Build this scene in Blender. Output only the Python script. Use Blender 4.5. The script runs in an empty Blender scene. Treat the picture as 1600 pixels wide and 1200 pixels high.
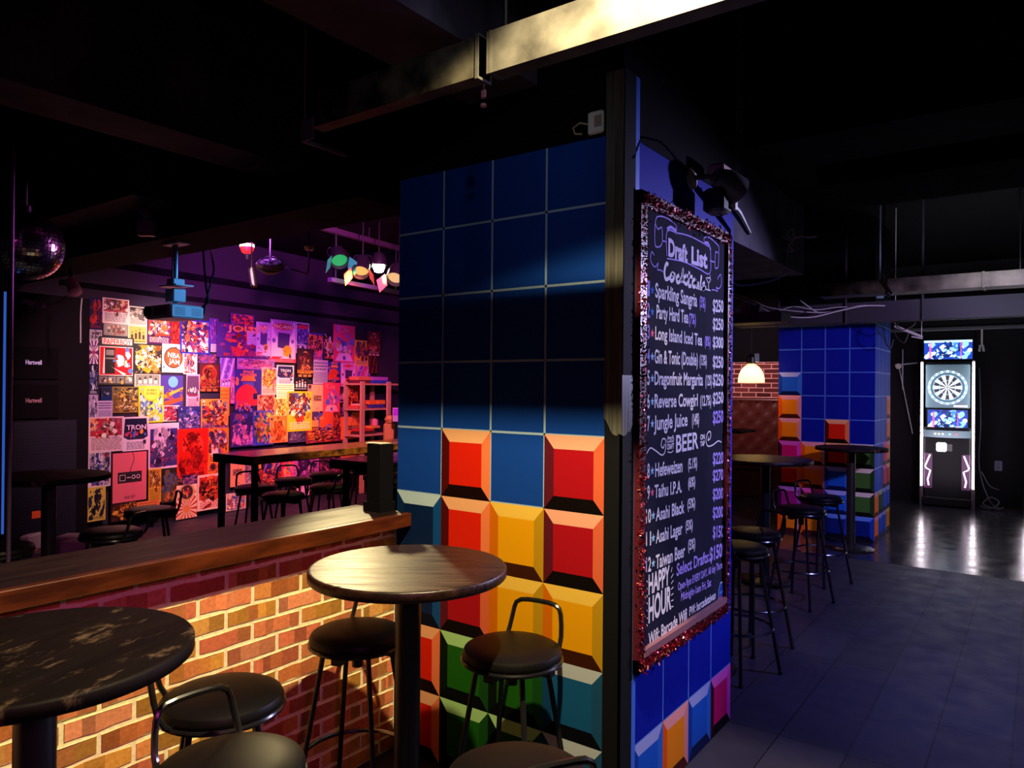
import bpy, math, random
import numpy as np
from mathutils import Vector, Matrix

# ---------------------------------------------------------------- camera / exposure
SC = bpy.context.scene
COL = SC.collection
F, YAW, PIT, ROLL, EYE = 1140.67, .628, .0041, .0088, 1.75
_c, _s = math.cos(YAW), math.sin(YAW)
_fw, _rt, _up = np.array([-_s, _c, 0]), np.array([_c, _s, 0]), np.array([0, 0, 1.])
FW = _fw*math.cos(PIT) + _up*math.sin(PIT)
_u2 = _up*math.cos(PIT) - _fw*math.sin(PIT)
RT = _rt*math.cos(ROLL) + _u2*math.sin(ROLL)
UP = _u2*math.cos(ROLL) - _rt*math.sin(ROLL)
EYEP = np.array([0, 0, EYE])
cd = bpy.data.cameras.new('camera')
cam = bpy.data.objects.new('camera', cd)
COL.objects.link(cam)
cd.sensor_width = 36
cd.lens = 36*F/1600
cd.clip_start = .02
cd.clip_end = 80
cam.matrix_world = Matrix(((RT[0], UP[0], -FW[0], 0), (RT[1], UP[1], -FW[1], 0), (RT[2], UP[2], -FW[2], EYE), (0, 0, 0, 1)))
SC.camera = cam
SC.view_settings.view_transform = 'Standard'
SC.view_settings.look = 'None'
SC.view_settings.gamma = 1
SC.view_settings.use_curve_mapping = False
SC.view_settings.exposure = 0.0

wd = bpy.data.worlds.new('night')
SC.world = wd
wd.use_nodes = True
wd.node_tree.nodes['Background'].inputs[0].default_value = (.30, .12, .42, 1)
wd.node_tree.nodes['Background'].inputs[1].default_value = .006

def aim(o, target):
    d = Vector(target) - Vector(o.location)
    o.rotation_euler = d.to_track_quat('-Z', 'Y').to_euler()

def spot(name, loc, target, col, power, deg, blend=.5, rad=.04):
    l = bpy.data.lights.new(name, 'SPOT')
    l.energy, l.color, l.spot_size, l.spot_blend, l.shadow_soft_size = power, col, math.radians(deg), blend, rad
    o = bpy.data.objects.new(name, l)
    COL.objects.link(o)
    o.location = loc
    aim(o, target)
    return o

def bulb(name, loc, col, power, rad=.05):
    l = bpy.data.lights.new(name, 'POINT')
    l.energy, l.color, l.shadow_soft_size = power, col, rad
    o = bpy.data.objects.new(name, l)
    COL.objects.link(o)
    o.location = loc
    return o

# the lamps of the bar: warm spot over the near tables, coloured stage spots on the poster wall, violet-blue wash on the right, plus added fills without fixtures
spot('warm_table_spot', (-.85, 1.40, 3.17), (-1.15, 1.15, .3), (1, .79, .44), 510, 120, .35, .025)
spot('pillar_top_fill', (-.95, 1.38, 3.2), (-2.1, 2.547, 2.45), (.75, .85, 1), 7, 60, .8, .03)  # added weak fill beside the warm spot, brightens the upper pillar
spot('purple_brick_fill', (1.6, -.8, 2.6), (-2.5, 1.0, .95), (.62, .05, .40), 170, 34, .9, .2)  # added fill that tints the shaded brick purple
spot('white_poster_spot', (-5.6, 4.2, 3.0), (-9.1, 4.95, 2.05), (1, .88, .70), 1050, 31, 1, .08)
spot('magenta_wash', (-4.6, 4.9, 3.25), (-9.35, 7.1, 2.0), (1, .14, .72), 620, 80, .9, .1)
spot('violet_wash', (-5.4, 3.6, 3.2), (-9.3, 7.2, 2.6), (.55, .10, 1), 620, 60, .8, .1)
spot('rose_wash', (-5.2, 3.4, 2.95), (-9.0, 4.5, 1.0), (1, .46, .50), 520, 66, .9, .1)
spot('amber_spot', (-6.2, 6.0, 3.05), (-9.35, 7.0, 1.55), (1, .62, .14), 1500, 30, 1, .06)
spot('red_spot', (-6.4, 5.7, 3.05), (-9.4, 8.2, .9), (1, .20, .07), 480, 66, .9, .06)
spot('red_floor_spot', (-6.2, 4.0, 3.05), (-9.15, 5.9, .9), (1, .26, .07), 360, 46, .9, .06)
spot('menu_wash', (.75, 6.2, 2.6), (-1.3, 3.1, 1.5), (.58, .54, 1), 680, 50, .8, .05)
spot('violet_pillar_wash', (.7, 6.0, 2.45), (-1.9, 9.2, 1.5), (.80, .55, 1), 300, 60, .7, .08)
spot('floor_wash', (.9, 5.2, 3.3), (-.2, 6.0, 0), (.32, .30, 1), 360, 95, .7, .1)
spot('amber_table_spot', (-4.4, 5.0, 3.1), (-5.8, 5.4, 1.1), (1, .58, .20), 330, 56, .9, .06)
spot('pink_clip_spot', (.6, 8.6, 2.6), (-1.25, 3.5, 2.6), (1, .25, .55), 60, 14, .8, .05)
spot('violet_ball_fill', (-3.3, 4.4, 2.7), (-4.85, 1.7, 2.45), (.85, .18, .80), 130, 26, .8, .06)  # added fill to bring violet onto the mirror ball
spot('projector_blue', (-2.9, 5.0, 3.2), (-5.2, 2.95, 2.3), (.10, .40, 1), 420, 20, .8, .05)
spot('cool_duct_fill', (.5, 4.6, 1.9), (.1, 7.2, 2.68), (.9, .92, 1), 650, 34, .9, .2)  # added fill for the dart machines' white light on the far duct
spot('counter_purple', (-4.2, 2.2, 3.3), (-2.5, 1.7, 1.0), (.55, .05, .35), 10, 90, .8, .2)
bulb('violet_ambient', (-1.6, -1.2, 2.6), (.60, .05, .36), 5, .4)  # added purple fill behind the camera, no fixture

# ---------------------------------------------------------------- helpers
def ray(u, v):
    return FW + RT*(u-800)/F - UP*(v-600)/F

def at(u, v, **k):
    """point of the view ray through pixel (u, v) on the plane x=, y=, z= or at depth d="""
    d = ray(u, v)
    (a, val), = k.items()
    t = val if a == 'd' else (val - EYEP['xyz'.index(a)])/d['xyz'.index(a)]
    return Vector(EYEP + d*t)

def hexc(h):
    h = h.lstrip('#')
    r = [int(h[i:i+2], 16)/255 for i in (0, 2, 4)]
    return tuple(x/12.92 if x <= .04045 else ((x+.055)/1.055)**2.4 for x in r)

def mat(name, col, rough=.5, metal=0., spec=.5, emit=None, strength=0, ink=False, alpha=None, coat=0):
    m = bpy.data.materials.new(name)
    m.use_nodes = True
    b = m.node_tree.nodes['Principled BSDF']
    if isinstance(col, str):
        col = hexc(col)
    b.inputs['Base Color'].default_value = (*col, 1)
    b.inputs['Roughness'].default_value = rough
    b.inputs['Metallic'].default_value = metal
    b.inputs['Specular IOR Level'].default_value = spec
    b.inputs['Coat Weight'].default_value = coat
    if emit is not None:
        b.inputs['Emission Color'].default_value = (*(hexc(emit) if isinstance(emit, str) else emit), 1)
        b.inputs['Emission Strength'].default_value = strength
    if ink:
        a = m.node_tree.nodes.new('ShaderNodeAttribute')
        a.attribute_name = 'ink'
        m.node_tree.links.new(a.outputs['Color'], b.inputs['Base Color'])
        if strength:
            m.node_tree.links.new(a.outputs['Color'], b.inputs['Emission Color'])
    return m

def nodes_of(m):
    nt = m.node_tree
    return nt, nt.nodes, nt.links, nt.nodes['Principled BSDF']

def noise_mix(m, c1, c2, scale=(1, 1, 1), detail=6, lo=.35, hi=.65, rough=None, bump=0, nscale=5, coords='Object'):
    """two colours mixed by stretched noise, optional roughness range and bump"""
    nt, N, L, b = nodes_of(m)
    tc = N.new('ShaderNodeTexCoord')
    mp = N.new('ShaderNodeMapping')
    mp.inputs['Scale'].default_value = scale
    L.new(tc.outputs[coords], mp.inputs['Vector'])
    nz = N.new('ShaderNodeTexNoise')
    nz.inputs['Scale'].default_value = nscale
    nz.inputs['Detail'].default_value = detail
    L.new(mp.outputs[0], nz.inputs['Vector'])
    cr = N.new('ShaderNodeValToRGB')
    cr.color_ramp.elements[0].position, cr.color_ramp.elements[1].position = lo, hi
    cr.color_ramp.elements[0].color = (*(hexc(c1) if isinstance(c1, str) else c1), 1)
    cr.color_ramp.elements[1].color = (*(hexc(c2) if isinstance(c2, str) else c2), 1)
    L.new(nz.outputs[0], cr.inputs[0])
    L.new(cr.outputs[0], b.inputs['Base Color'])
    if rough:
        mr = N.new('ShaderNodeMapRange')
        mr.inputs['From Min'].default_value, mr.inputs['From Max'].default_value = .3, .7
        mr.inputs['To Min'].default_value, mr.inputs['To Max'].default_value = rough
        L.new(nz.outputs[0], mr.inputs['Value'])
        L.new(mr.outputs[0], b.inputs['Roughness'])
    if bump:
        bp = N.new('ShaderNodeBump')
        bp.inputs['Strength'].default_value = bump
        bp.inputs['Distance'].default_value = .01
        L.new(nz.outputs[0], bp.inputs['Height'])
        L.new(bp.outputs[0], b.inputs['Normal'])
    return m

class MB:
    """collects polygons and links them as one mesh object"""
    def __init__(s):
        s.v, s.f, s.m, s.c, s.sm = [], [], [], [], []
    def face(s, pts, m=0, c=None, sm=False):
        i = len(s.v)
        s.v += [tuple(p) for p in pts]
        s.f.append(tuple(range(i, i+len(pts))))
        s.m.append(m); s.c.append(c); s.sm.append(sm)
    def mesh(s, vs, fs, m=0, c=None, sm=False):
        i = len(s.v)
        s.v += [tuple(p) for p in vs]
        for f in fs:
            s.f.append(tuple(i+k for k in f)); s.m.append(m); s.c.append(c); s.sm.append(sm)
    def box(s, a, b, m=0, c=None, bev=0):
        (x0, y0, z0), (x1, y1, z1) = [min(p, q) for p, q in zip(a, b)], [max(p, q) for p, q in zip(a, b)]
        if not bev:
            vs = [(x0, y0, z0), (x1, y0, z0), (x1, y1, z0), (x0, y1, z0), (x0, y0, z1), (x1, y0, z1), (x1, y1, z1), (x0, y1, z1)]
            s.mesh(vs, [(3, 2, 1, 0), (4, 5, 6, 7), (0, 1, 5, 4), (1, 2, 6, 5), (2, 3, 7, 6), (3, 0, 4, 7)], m, c)
            return
        e = bev
        def ring(z, k):
            q = e*k
            return [(x0+q+e, y0+q, z), (x1-q-e, y0+q, z), (x1-q, y0+q+e, z), (x1-q, y1-q-e, z), (x1-q-e, y1-q, z), (x0+q+e, y1-q, z), (x0+q, y1-q-e, z), (x0+q, y0+q+e, z)]
        vs = ring(z0, 1) + ring(z0+e, 0) + ring(z1-e, 0) + ring(z1, 1)
        fs = [tuple(range(7, -1, -1)), tuple(range(24, 32))]
        for r in range(3):
            for k in range(8):
                fs.append((r*8+k, r*8+(k+1) % 8, r*8+8+(k+1) % 8, r*8+8+k))
        s.mesh(vs, fs, m, c)
    def lathe(s, prof, n=32, m=0, c=None, o=(0, 0, 0), sm=True):
        """prof: [(r, z), ...] bottom to top about the z axis at o"""
        vs, fs = [], []
        for r, z in prof:
            for k in range(n):
                a = 2*math.pi*k/n
                vs.append((o[0]+r*math.cos(a), o[1]+r*math.sin(a), o[2]+z))
        for i in range(len(prof)-1):
            for k in range(n):
                fs.append((i*n+k, i*n+(k+1) % n, (i+1)*n+(k+1) % n, (i+1)*n+k))
        if prof[0][0] > 1e-5: fs.append(tuple(range(n-1, -1, -1)))
        if prof[-1][0] > 1e-5: fs.append(tuple((len(prof)-1)*n+k for k in range(n)))
        s.mesh(vs, fs, m, c, sm)
    def tube(s, pts, r, n=8, m=0, c=None, closed=False, caps=True):
        pts = [Vector(p) for p in pts]
        N = len(pts)
        rs = r if isinstance(r, (list, tuple)) else [r]*N
        vs, fs = [], []
        pu = None
        for i, p in enumerate(pts):
            if closed:
                d = pts[(i+1) % N] - pts[i-1]
            else:
                d = pts[min(i+1, N-1)] - pts[max(i-1, 0)]
            d.normalize()
            if pu is None:
                pu = d.orthogonal().normalized()
            u = pu - d*pu.dot(d)
            u = u.normalized() if u.length > 1e-6 else d.orthogonal().normalized()
            pu = u
            w = d.cross(u)
            for k in range(n):
                a = 2*math.pi*k/n
                vs.append(p + (u*math.cos(a) + w*math.sin(a))*rs[i])
        for i in range(N if closed else N-1):
            j = (i+1) % N
            for k in range(n):
                fs.append((i*n+k, i*n+(k+1) % n, j*n+(k+1) % n, j*n+k))
        if caps and not closed:
            fs.append(tuple(range(n-1, -1, -1)))
            fs.append(tuple((N-1)*n+k for k in range(n)))
        s.mesh(vs, fs, m, c, True)
    def cyl(s, a, b, r, n=16, m=0, c=None, r2=None):
        s.tube([a, b], [r, r if r2 is None else r2], n, m, c)
    def build(s, name, mats, parent=None, loc=None, sharp=35):
        me = bpy.data.meshes.new(name)
        me.from_pydata(s.v, [], s.f)
        mats = mats if isinstance(mats, (list, tuple)) else [mats]
        for q in mats: me.materials.append(q)
        me.polygons.foreach_set('material_index', s.m)
        me.polygons.foreach_set('use_smooth', s.sm)
        if any(q is not None for q in s.c):
            at_ = me.color_attributes.new('ink', 'FLOAT_COLOR', 'CORNER')
            buf = []
            for f, q in zip(s.f, s.c):
                q = q if q is not None else (.5, .5, .5)
                buf += [q[0], q[1], q[2], 1.0]*len(f)
            at_.data.foreach_set('color', buf)
        if any(s.sm):
            me.set_sharp_from_angle(angle=math.radians(sharp))
        me.update()
        o = bpy.data.objects.new(name, me)
        COL.objects.link(o)
        if parent is not None: o.parent = parent
        if loc is not None: o.location = loc
        return o

def tag(o, label, cat, group=None, kind=None):
    o['label'], o['category'] = label, cat
    if group: o['group'] = group
    if kind: o['kind'] = kind
    return o

def thing(name, loc, label, cat, group=None, rz=0):
    o = bpy.data.objects.new(name, None)
    o.empty_display_size = .1
    COL.objects.link(o)
    o.location = loc
    o.rotation_euler = (0, 0, rz)
    return tag(o, label, cat, group)

def struct(name, mb, mats, **k):
    o = mb.build(name, mats, **k)
    o['kind'] = 'structure'
    return o

def copy_tree(o, parent=None):
    c = o.copy()
    COL.objects.link(c)
    if parent is not None: c.parent = parent
    for ch in list(o.children): copy_tree(ch, c)
    return c

_TXT = {}
def text_mesh(s, bold=0.0):
    """vertices and faces of a string, cap height about .69, width W"""
    k = (s, bold)
    if k not in _TXT:
        cu = bpy.data.curves.new('lettering', 'FONT')
        cu.body = s
        cu.offset = bold
        cu.resolution_u = 3
        ob = bpy.data.objects.new('lettering', cu)
        COL.objects.link(ob)
        dg = bpy.context.evaluated_depsgraph_get()
        ev = ob.evaluated_get(dg)
        me = ev.to_mesh()
        vs = [tuple(v.co) for v in me.vertices]
        fs = [tuple(p.vertices) for p in me.polygons]
        ev.to_mesh_clear()
        bpy.data.objects.remove(ob)
        bpy.data.curves.remove(cu)
        x0 = min(v[0] for v in vs); x1 = max(v[0] for v in vs)
        _TXT[k] = ([(v[0]-x0, v[1]) for v in vs], fs, max(x1-x0, .01))
    return _TXT[k]

def arc(cx, cy, r, a0, a1, n=10, ry=None):
    ry = r if ry is None else ry
    return [(cx+r*math.cos(math.radians(a0+(a1-a0)*i/n)), cy+ry*math.sin(math.radians(a0+(a1-a0)*i/n))) for i in range(n+1)]

def ribbon(mb, pts, w, put, m=0, c=None):
    """flat stroke of width w along 2-D points; put maps (x, y) to a 3-D point"""
    P = [Vector((p[0], p[1])) for p in pts]
    L, R = [], []
    for i, p in enumerate(P):
        d = P[min(i+1, len(P)-1)] - P[max(i-1, 0)]
        if d.length < 1e-9: d = Vector((1, 0))
        d.normalize()
        q = Vector((-d.y, d.x))*w/2
        L.append(p+q); R.append(p-q)
    for i in range(len(P)-1):
        mb.face([put(*R[i]), put(*R[i+1]), put(*L[i+1]), put(*L[i])], m, c)

# ---------------------------------------------------------------- materials
M = {}
M['black_paint'] = mat('black_paint', (.006, .005, .008), .75, spec=.2)
M['ceiling'] = mat('ceiling_black', (.0035, .003, .0045), .9, spec=.08)
M['beam'] = noise_mix(mat('beam_paint', (.01, .01, .01), .9, spec=.05), (.003, .0025, .005), (.009, .007, .012), (1, 1, 1), 5, .4, .75, nscale=4)
M['beam_lit'] = noise_mix(mat('beam_lit_violet', (.06, .04, .07), .7, spec=.2), (.030, .022, .036), (.09, .07, .10), (1, 1, 1), 5, .4, .75, nscale=3)  # lit copy of the beam paint, violet light put into its colour
M['dark_wall'] = mat('dark_violet_wall', (.030, .020, .040), .8, spec=.2)
M['black_metal'] = mat('black_metal', (.010, .010, .011), .38, spec=.5)
M['black_gloss'] = mat('black_enamel', (.008, .008, .009), .22, spec=.6)
M['black_matte'] = mat('black_matte', (.009, .009, .010), .7, spec=.25)
M['vinyl'] = mat('black_vinyl', (.004, .0035, .0035), .45, spec=.18)
M['chrome'] = mat('dark_chrome', (.22, .22, .24), .22, 1)
M['white_plastic'] = mat('white_plastic', (.72, .69, .64), .5)
M['gray_plastic'] = mat('gray_plastic', (.10, .10, .11), .5)
M['paint'] = mat('wall_paint_colours', (1, 1, 1), .6, spec=.08, ink=True)
M['paper'] = mat('printed_paper', (1, 1, 1), .55, spec=.25, ink=True)
M['brick'] = noise_mix(mat('brick_ink', (1, 1, 1), .85, spec=.15, ink=True), (1, 1, 1), (1, 1, 1))
nt, N, L, b = nodes_of(M['brick'])
N.remove(N['Color Ramp'])
_nz = N['Noise Texture']; _nz.inputs['Scale'].default_value = 60
_bp = N.new('ShaderNodeBump'); _bp.inputs['Strength'].default_value = .5; _bp.inputs['Distance'].default_value = .004
L.new(_nz.outputs[0], _bp.inputs['Height']); L.new(_bp.outputs[0], b.inputs['Normal'])
_hs = N.new('ShaderNodeHueSaturation'); _mr = N.new('ShaderNodeMapRange')
_mr.inputs['To Min'].default_value, _mr.inputs['To Max'].default_value = .80, 1.65
L.new(_nz.outputs[0], _mr.inputs['Value']); L.new(_mr.outputs[0], _hs.inputs['Value'])
L.new(N['Attribute'].outputs['Color'], _hs.inputs['Color']); L.new(_hs.outputs[0], b.inputs['Base Color'])

def wood(name, c1, c2, rough, sc=(1, 14, 14), nscale=2.2, worn=None, coords='Object', bump=.12):
    m = mat(name, c1, .4, spec=.5)
    noise_mix(m, c1, c2, sc, 8, .35, .7, rough, bump, nscale, coords)
    if worn:
        nt, N, L, b = nodes_of(m)
        tc = N.new('ShaderNodeTexCoord'); mp = N.new('ShaderNodeMapping')
        mp.inputs['Scale'].default_value = worn[1]
        L.new(tc.outputs['Object'], mp.inputs['Vector'])
        n2 = N.new('ShaderNodeTexNoise'); n2.inputs['Scale'].default_value = worn[2]; n2.inputs['Detail'].default_value = 9
        n2.inputs['Roughness'].default_value = .7
        L.new(mp.outputs[0], n2.inputs['Vector'])
        cr = N.new('ShaderNodeValToRGB')
        cr.color_ramp.elements[0].position, cr.color_ramp.elements[1].position = worn[3]
        L.new(n2.outputs[0], cr.inputs[0])
        mx = N.new('ShaderNodeMixRGB')
        mx.inputs[2].default_value = (*hexc(worn[0]), 1)
        L.new(cr.outputs[0], mx.inputs[0])
        L.new(N['Color Ramp'].outputs[0], mx.inputs[1])
        L.new(mx.outputs[0], b.inputs['Base Color'])
    return m
M['table_wood'] = wood('worn_dark_tabletop', '#120704', '#371a0b', (.34, .52), (2, 22, 9), 2.6, ('#6b5034', (1, 3.2, 1), 9, (.66, .76)), bump=.28)
M['table_black'] = wood('worn_black_tabletop', '#070403', '#100807', (.55, .7), (1.2, 9, 9), 2.0, ('#66523f', (1.5, 3.4, 1), 5, (.56, .72)))
M['table_black'].node_tree.nodes['Principled BSDF'].inputs['Specular IOR Level'].default_value = .12
M['counter_wood'] = wood('counter_dark_wood', '#120709', '#22100e', (.40, .6), (9, 1, 9), 2.2, ('#7d5c48', (3.2, .5, 1), 9, (.70, .76)))
M['counter_edge'] = wood('counter_orange_edge', '#341205', '#6d2f0b', (.35, .5), (6, 1.3, 6), 2.6, ('#1d0a04', (1, 1.2, 3), 5, (.60, .72)))
M['plank'] = wood('long_table_wood', '#7a451c', '#c07a34', (.16, .26), (8, .8, 8), 2.4, bump=.01)
M['plank_edge'] = wood('live_edge_bark', '#3a1c08', '#a8702a', (.5, .7), (2, 3, 6), 4)
M['shelf_wood'] = wood('pale_shelf_wood', '#b98a62', '#d3a67c', (.6, .8), (4, 4, 1), 2)
M['galv'] = noise_mix(mat('galvanised_steel', (.5, .5, .48), .5, .35), '#2a2823', '#5e5b52', (1, 1, 1), 9, .35, .7, (.5, .7), .08, 6)
M['glitter'] = mat('red_tinsel', (.50, .015, .06), .32, .55, spec=.2, ink=True)
M['mirror'] = mat('mirror_facet', (.85, .85, .88), .18, 1)
M['chalkboard'] = noise_mix(mat('chalkboard', (.02, .02, .03), .85, spec=.04), (.009, .009, .026), (.026, .026, .062), (1, 1, .35), 6, .35, .8, nscale=3)
M['chalk'] = mat('chalk_ink', (1, 1, 1), .9, spec=.1, ink=True)

def lamp_mat(name, col, k):
    return mat(name, (0, 0, 0), .5, emit=col, strength=k)

# ---------------------------------------------------------------- the room shell
WA = Vector((-9.03349, 5.08983, 0))                 # a point at the foot of the poster wall
WT = Vector((-.122626, .992453, 0))                 # along the poster wall, away from the camera
WN = Vector((.992453, .122626, 0))                  # out of it, into the room
def onwall(s, z, off=0.):
    return WA + WT*s + WN*off + Vector((0, 0, z))
def atwall(u, v, off=0.):
    d = Vector(ray(u, v)); E = Vector(EYEP)
    k = ((WA + WN*off - E).dot(WN))/d.dot(WN)
    q = E + d*k
    return (q-WA).dot(WT), q.z

# floor: matte slate slabs near, glossy tiles by the dart machines
def floor_mat(name, c1, c2, mortar, rough, w, h, bump, msize=.006, off=0):
    m = mat(name, c1, .4, spec=.5)
    nt, N, L, b = nodes_of(m)
    tc = N.new('ShaderNodeTexCoord'); mp = N.new('ShaderNodeMapping')
    mp.inputs['Rotation'].default_value = (0, 0, math.pi/2)
    mp.inputs['Location'].default_value = (.02, .11, 0)
    L.new(tc.outputs['Object'], mp.inputs['Vector'])
    bt = N.new('ShaderNodeTexBrick')
    bt.inputs['Scale'].default_value = 1
    bt.inputs['Brick Width'].default_value, bt.inputs['Row Height'].default_value = w, h
    bt.inputs['Mortar Size'].default_value = msize
    bt.inputs['Mortar Smooth'].default_value = .2
    bt.offset = off
    bt.inputs['Color1'].default_value = (*hexc(c1), 1); bt.inputs['Color2'].default_value = (*hexc(c2), 1)
    bt.inputs['Mortar'].default_value = (*hexc(mortar), 1)
    L.new(mp.outputs[0], bt.inputs['Vector'])
    L.new(bt.outputs['Color'], b.inputs['Base Color'])
    nz = N.new('ShaderNodeTexNoise'); nz.inputs['Scale'].default_value = 6; nz.inputs['Detail'].default_value = 7
    L.new(tc.outputs['Object'], nz.inputs['Vector'])
    mr = N.new('ShaderNodeMapRange')
    mr.inputs['From Min'].default_value, mr.inputs['From Max'].default_value = .3, .7
    mr.inputs['To Min'].default_value, mr.inputs['To Max'].default_value = rough
    L.new(nz.outputs[0], mr.inputs['Value']); L.new(mr.outputs[0], b.inputs['Roughness'])
    bp = N.new('ShaderNodeBump'); bp.inputs['Strength'].default_value = bump; bp.inputs['Distance'].default_value = .01
    L.new(nz.outputs[0], bp.inputs['Height']); L.new(bp.outputs[0], b.inputs['Normal'])
    return m
GLOSS_Y = 8.22
mb = MB(); mb.box((-12, -3, -.1), (6, GLOSS_Y, 0))
struct('floor', mb, floor_mat('slate_floor', '#242338', '#2e2d44', '#0b0a10', (.46, .62), .63, .32, .12, .004))
mb = MB(); mb.box((-12, GLOSS_Y, -.1), (6, 14.5, .0015))
struct('floor', mb, floor_mat('glossy_floor', '#23222a', '#2a2931', '#101014', (.15, .27), .63, .32, .14, .003))
mb = MB(); mb.box((-12, -3, 3.75), (6, 14.5, 3.9))
struct('ceiling', mb, M['ceiling'])

# poster wall with the black paint above and beside it
def wallbox(mb, s0, s1, z0, z1, o0, o1, m=0, c=None):
    P = [onwall(s, z, o) for z in (z0, z1) for (s, o) in ((s0, o0), (s1, o0), (s1, o1), (s0, o1))]
    mb.mesh(P, [(3, 2, 1, 0), (4, 5, 6, 7), (0, 1, 5, 4), (1, 2, 6, 5), (2, 3, 7, 6), (3, 0, 4, 7)], m, c)
mb = MB(); wallbox(mb, -7.5, 9.0, 0, 3.75, -.2, 0)
struct('wall_left', mb, M['dark_wall'])
mb = MB(); wallbox(mb, -1.4, 6.2, 0, .10, .001, .012)
struct('baseboard_left', mb, M['black_matte'])
mb = MB(); wallbox(mb, -1.5, 6.6, 3.12, 3.20, .001, .05); wallbox(mb, -1.5, 6.6, 2.84, 2.90, .001, .03)
struct('trim_1', mb, M['beam'])
mb = MB(); mb.box((-3.2, 13.3, 0), (6, 13.5, 3.75))
struct('wall_back', mb, M['black_paint'])

# far brick wall behind the leather booth
def bricks(mb, put, w, h, bw, bh, gap, pal, mort, rng, sub=(3, 5), depth=.004, jit=.0025):
    mb.face([put(0, 0, 0), put(w, 0, 0), put(w, h, 0), put(0, h, 0)], 0, mort)
    r = 0; y = 0.0
    while y < h-.005:
        y1 = min(y+bh, h)
        x = -bw/2 if r % 2 else 0.0
        while x < w:
            a, e = max(x, 0)+gap/2, min(x+bw, w)-gap/2
            if e-a > .02:
                base = rng.choice(pal)
                n = rng.randint(*sub)
                cuts = sorted([a, e]+[a+(e-a)*(i+rng.uniform(-.25, .25))/n for i in range(1, n)])
                ya, yb = y+gap/2, y1-gap/2
                lo = [ya+rng.uniform(-jit, jit) for _ in cuts]; hi = [yb+rng.uniform(-jit, jit) for _ in cuts]
                for i in range(len(cuts)-1):
                    k = rng.choice((1, 1, .72, 1.2, .85, .62))
                    o2 = rng.choice(pal)
                    t = rng.choice((0, 0, .35, .6))
                    col = tuple((p*(1-t)+q*t)*k for p, q in zip(base, o2))
                    mb.face([put(cuts[i], lo[i], depth), put(cuts[i+1], lo[i+1], depth), put(cuts[i+1], hi[i+1], depth), put(cuts[i], hi[i], depth)], 0, col)
                mb.face([put(a, lo[0], 0), put(e, lo[-1], 0), put(e, lo[-1], depth), put(a, lo[0], depth)], 0, mort)
                mb.face([put(a, hi[0], depth), put(e, hi[-1], depth), put(e, hi[-1], 0), put(a, hi[0], 0)], 0, mort)
            x += bw
        y += bh; r += 1
rng = random.Random(5)
mb = MB(); mb.box((-7.5, 12.8, 0), (-3.2, 13.5, 3.75))
struct('wall_alcove', mb, M['ceiling'])
mb = MB()
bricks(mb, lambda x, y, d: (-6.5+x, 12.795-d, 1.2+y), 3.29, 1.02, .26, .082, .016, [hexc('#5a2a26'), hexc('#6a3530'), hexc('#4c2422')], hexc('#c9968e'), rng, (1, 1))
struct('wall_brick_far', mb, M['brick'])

# low brick partition with the wooden counter
PX = -2.53
mb = MB(); mb.box((-2.70, -2.2, 0), (PX-.006, 2.545, 1.078))
struct('wall_partition', mb, M['dark_wall'])
mb = MB()
bricks(mb, lambda x, y, d: (PX-.005+d, -1.5+x, y), 4.04, 1.078, .232, .0735, .017,
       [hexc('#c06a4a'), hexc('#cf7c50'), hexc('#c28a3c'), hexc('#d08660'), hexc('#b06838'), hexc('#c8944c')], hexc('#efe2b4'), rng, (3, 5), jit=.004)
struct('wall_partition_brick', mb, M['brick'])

# ---------------------------------------------------------------- painted pillars
def beam(a, b, m=None):
    mb = MB(); mb.box(a, b)
    return struct('beam', mb, m or M['beam'])

def C(*h): return [hexc(x) for x in h]
#         top, left, right, bottom, centre
TILE = {
 'R': C('#f0ae7c', '#4d0a08', '#ee7d4b', '#160504', '#d8200a'),
 'K': C('#efa98c', '#5a1522', '#d9633f', '#0d0706', '#a8101c'),
 'Y': C('#f0c24d', '#d06a04', '#b98d16', '#3a1708', '#e59f06'),
 'G': C('#a9dc8c', '#08160a', '#174a1a', '#060a06', '#1c5d10'),
 'N': C('#b9d3dd', '#0c2a52', '#0e4a86', '#050d1e', '#082048'),
 'B': C('#b9c3c8', '#10406a', '#1b4d70', '#070a10', '#155684'),
 'O': C('#f4a0a6', '#f05a0c', '#e08a90', '#4a1410', '#f48a12'),
 'P': C('#e85ac8', '#3a0c28', '#e040c0', '#120610', '#d0106a'),
 'L': C('#9fa8ee', '#0d3ea8', '#2a6ad8', '#08164a', '#1758d0'),
 'V': C('#c07ae0', '#3a0c38', '#a040a8', '#1a0618', '#a01a80'),
 'D': C('#5a8ae8', '#0a1c60', '#1440b0', '#060a20', '#0a1f70'),
 'F': C('#d8d0c8', '#0e1c0e', '#20401c', '#0a100a', '#3c6a2e'),
}
BLUE, LINE = hexc('#12409a'), hexc('#9fbcd2')
SOOT = (.002, .002, .004)
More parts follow.
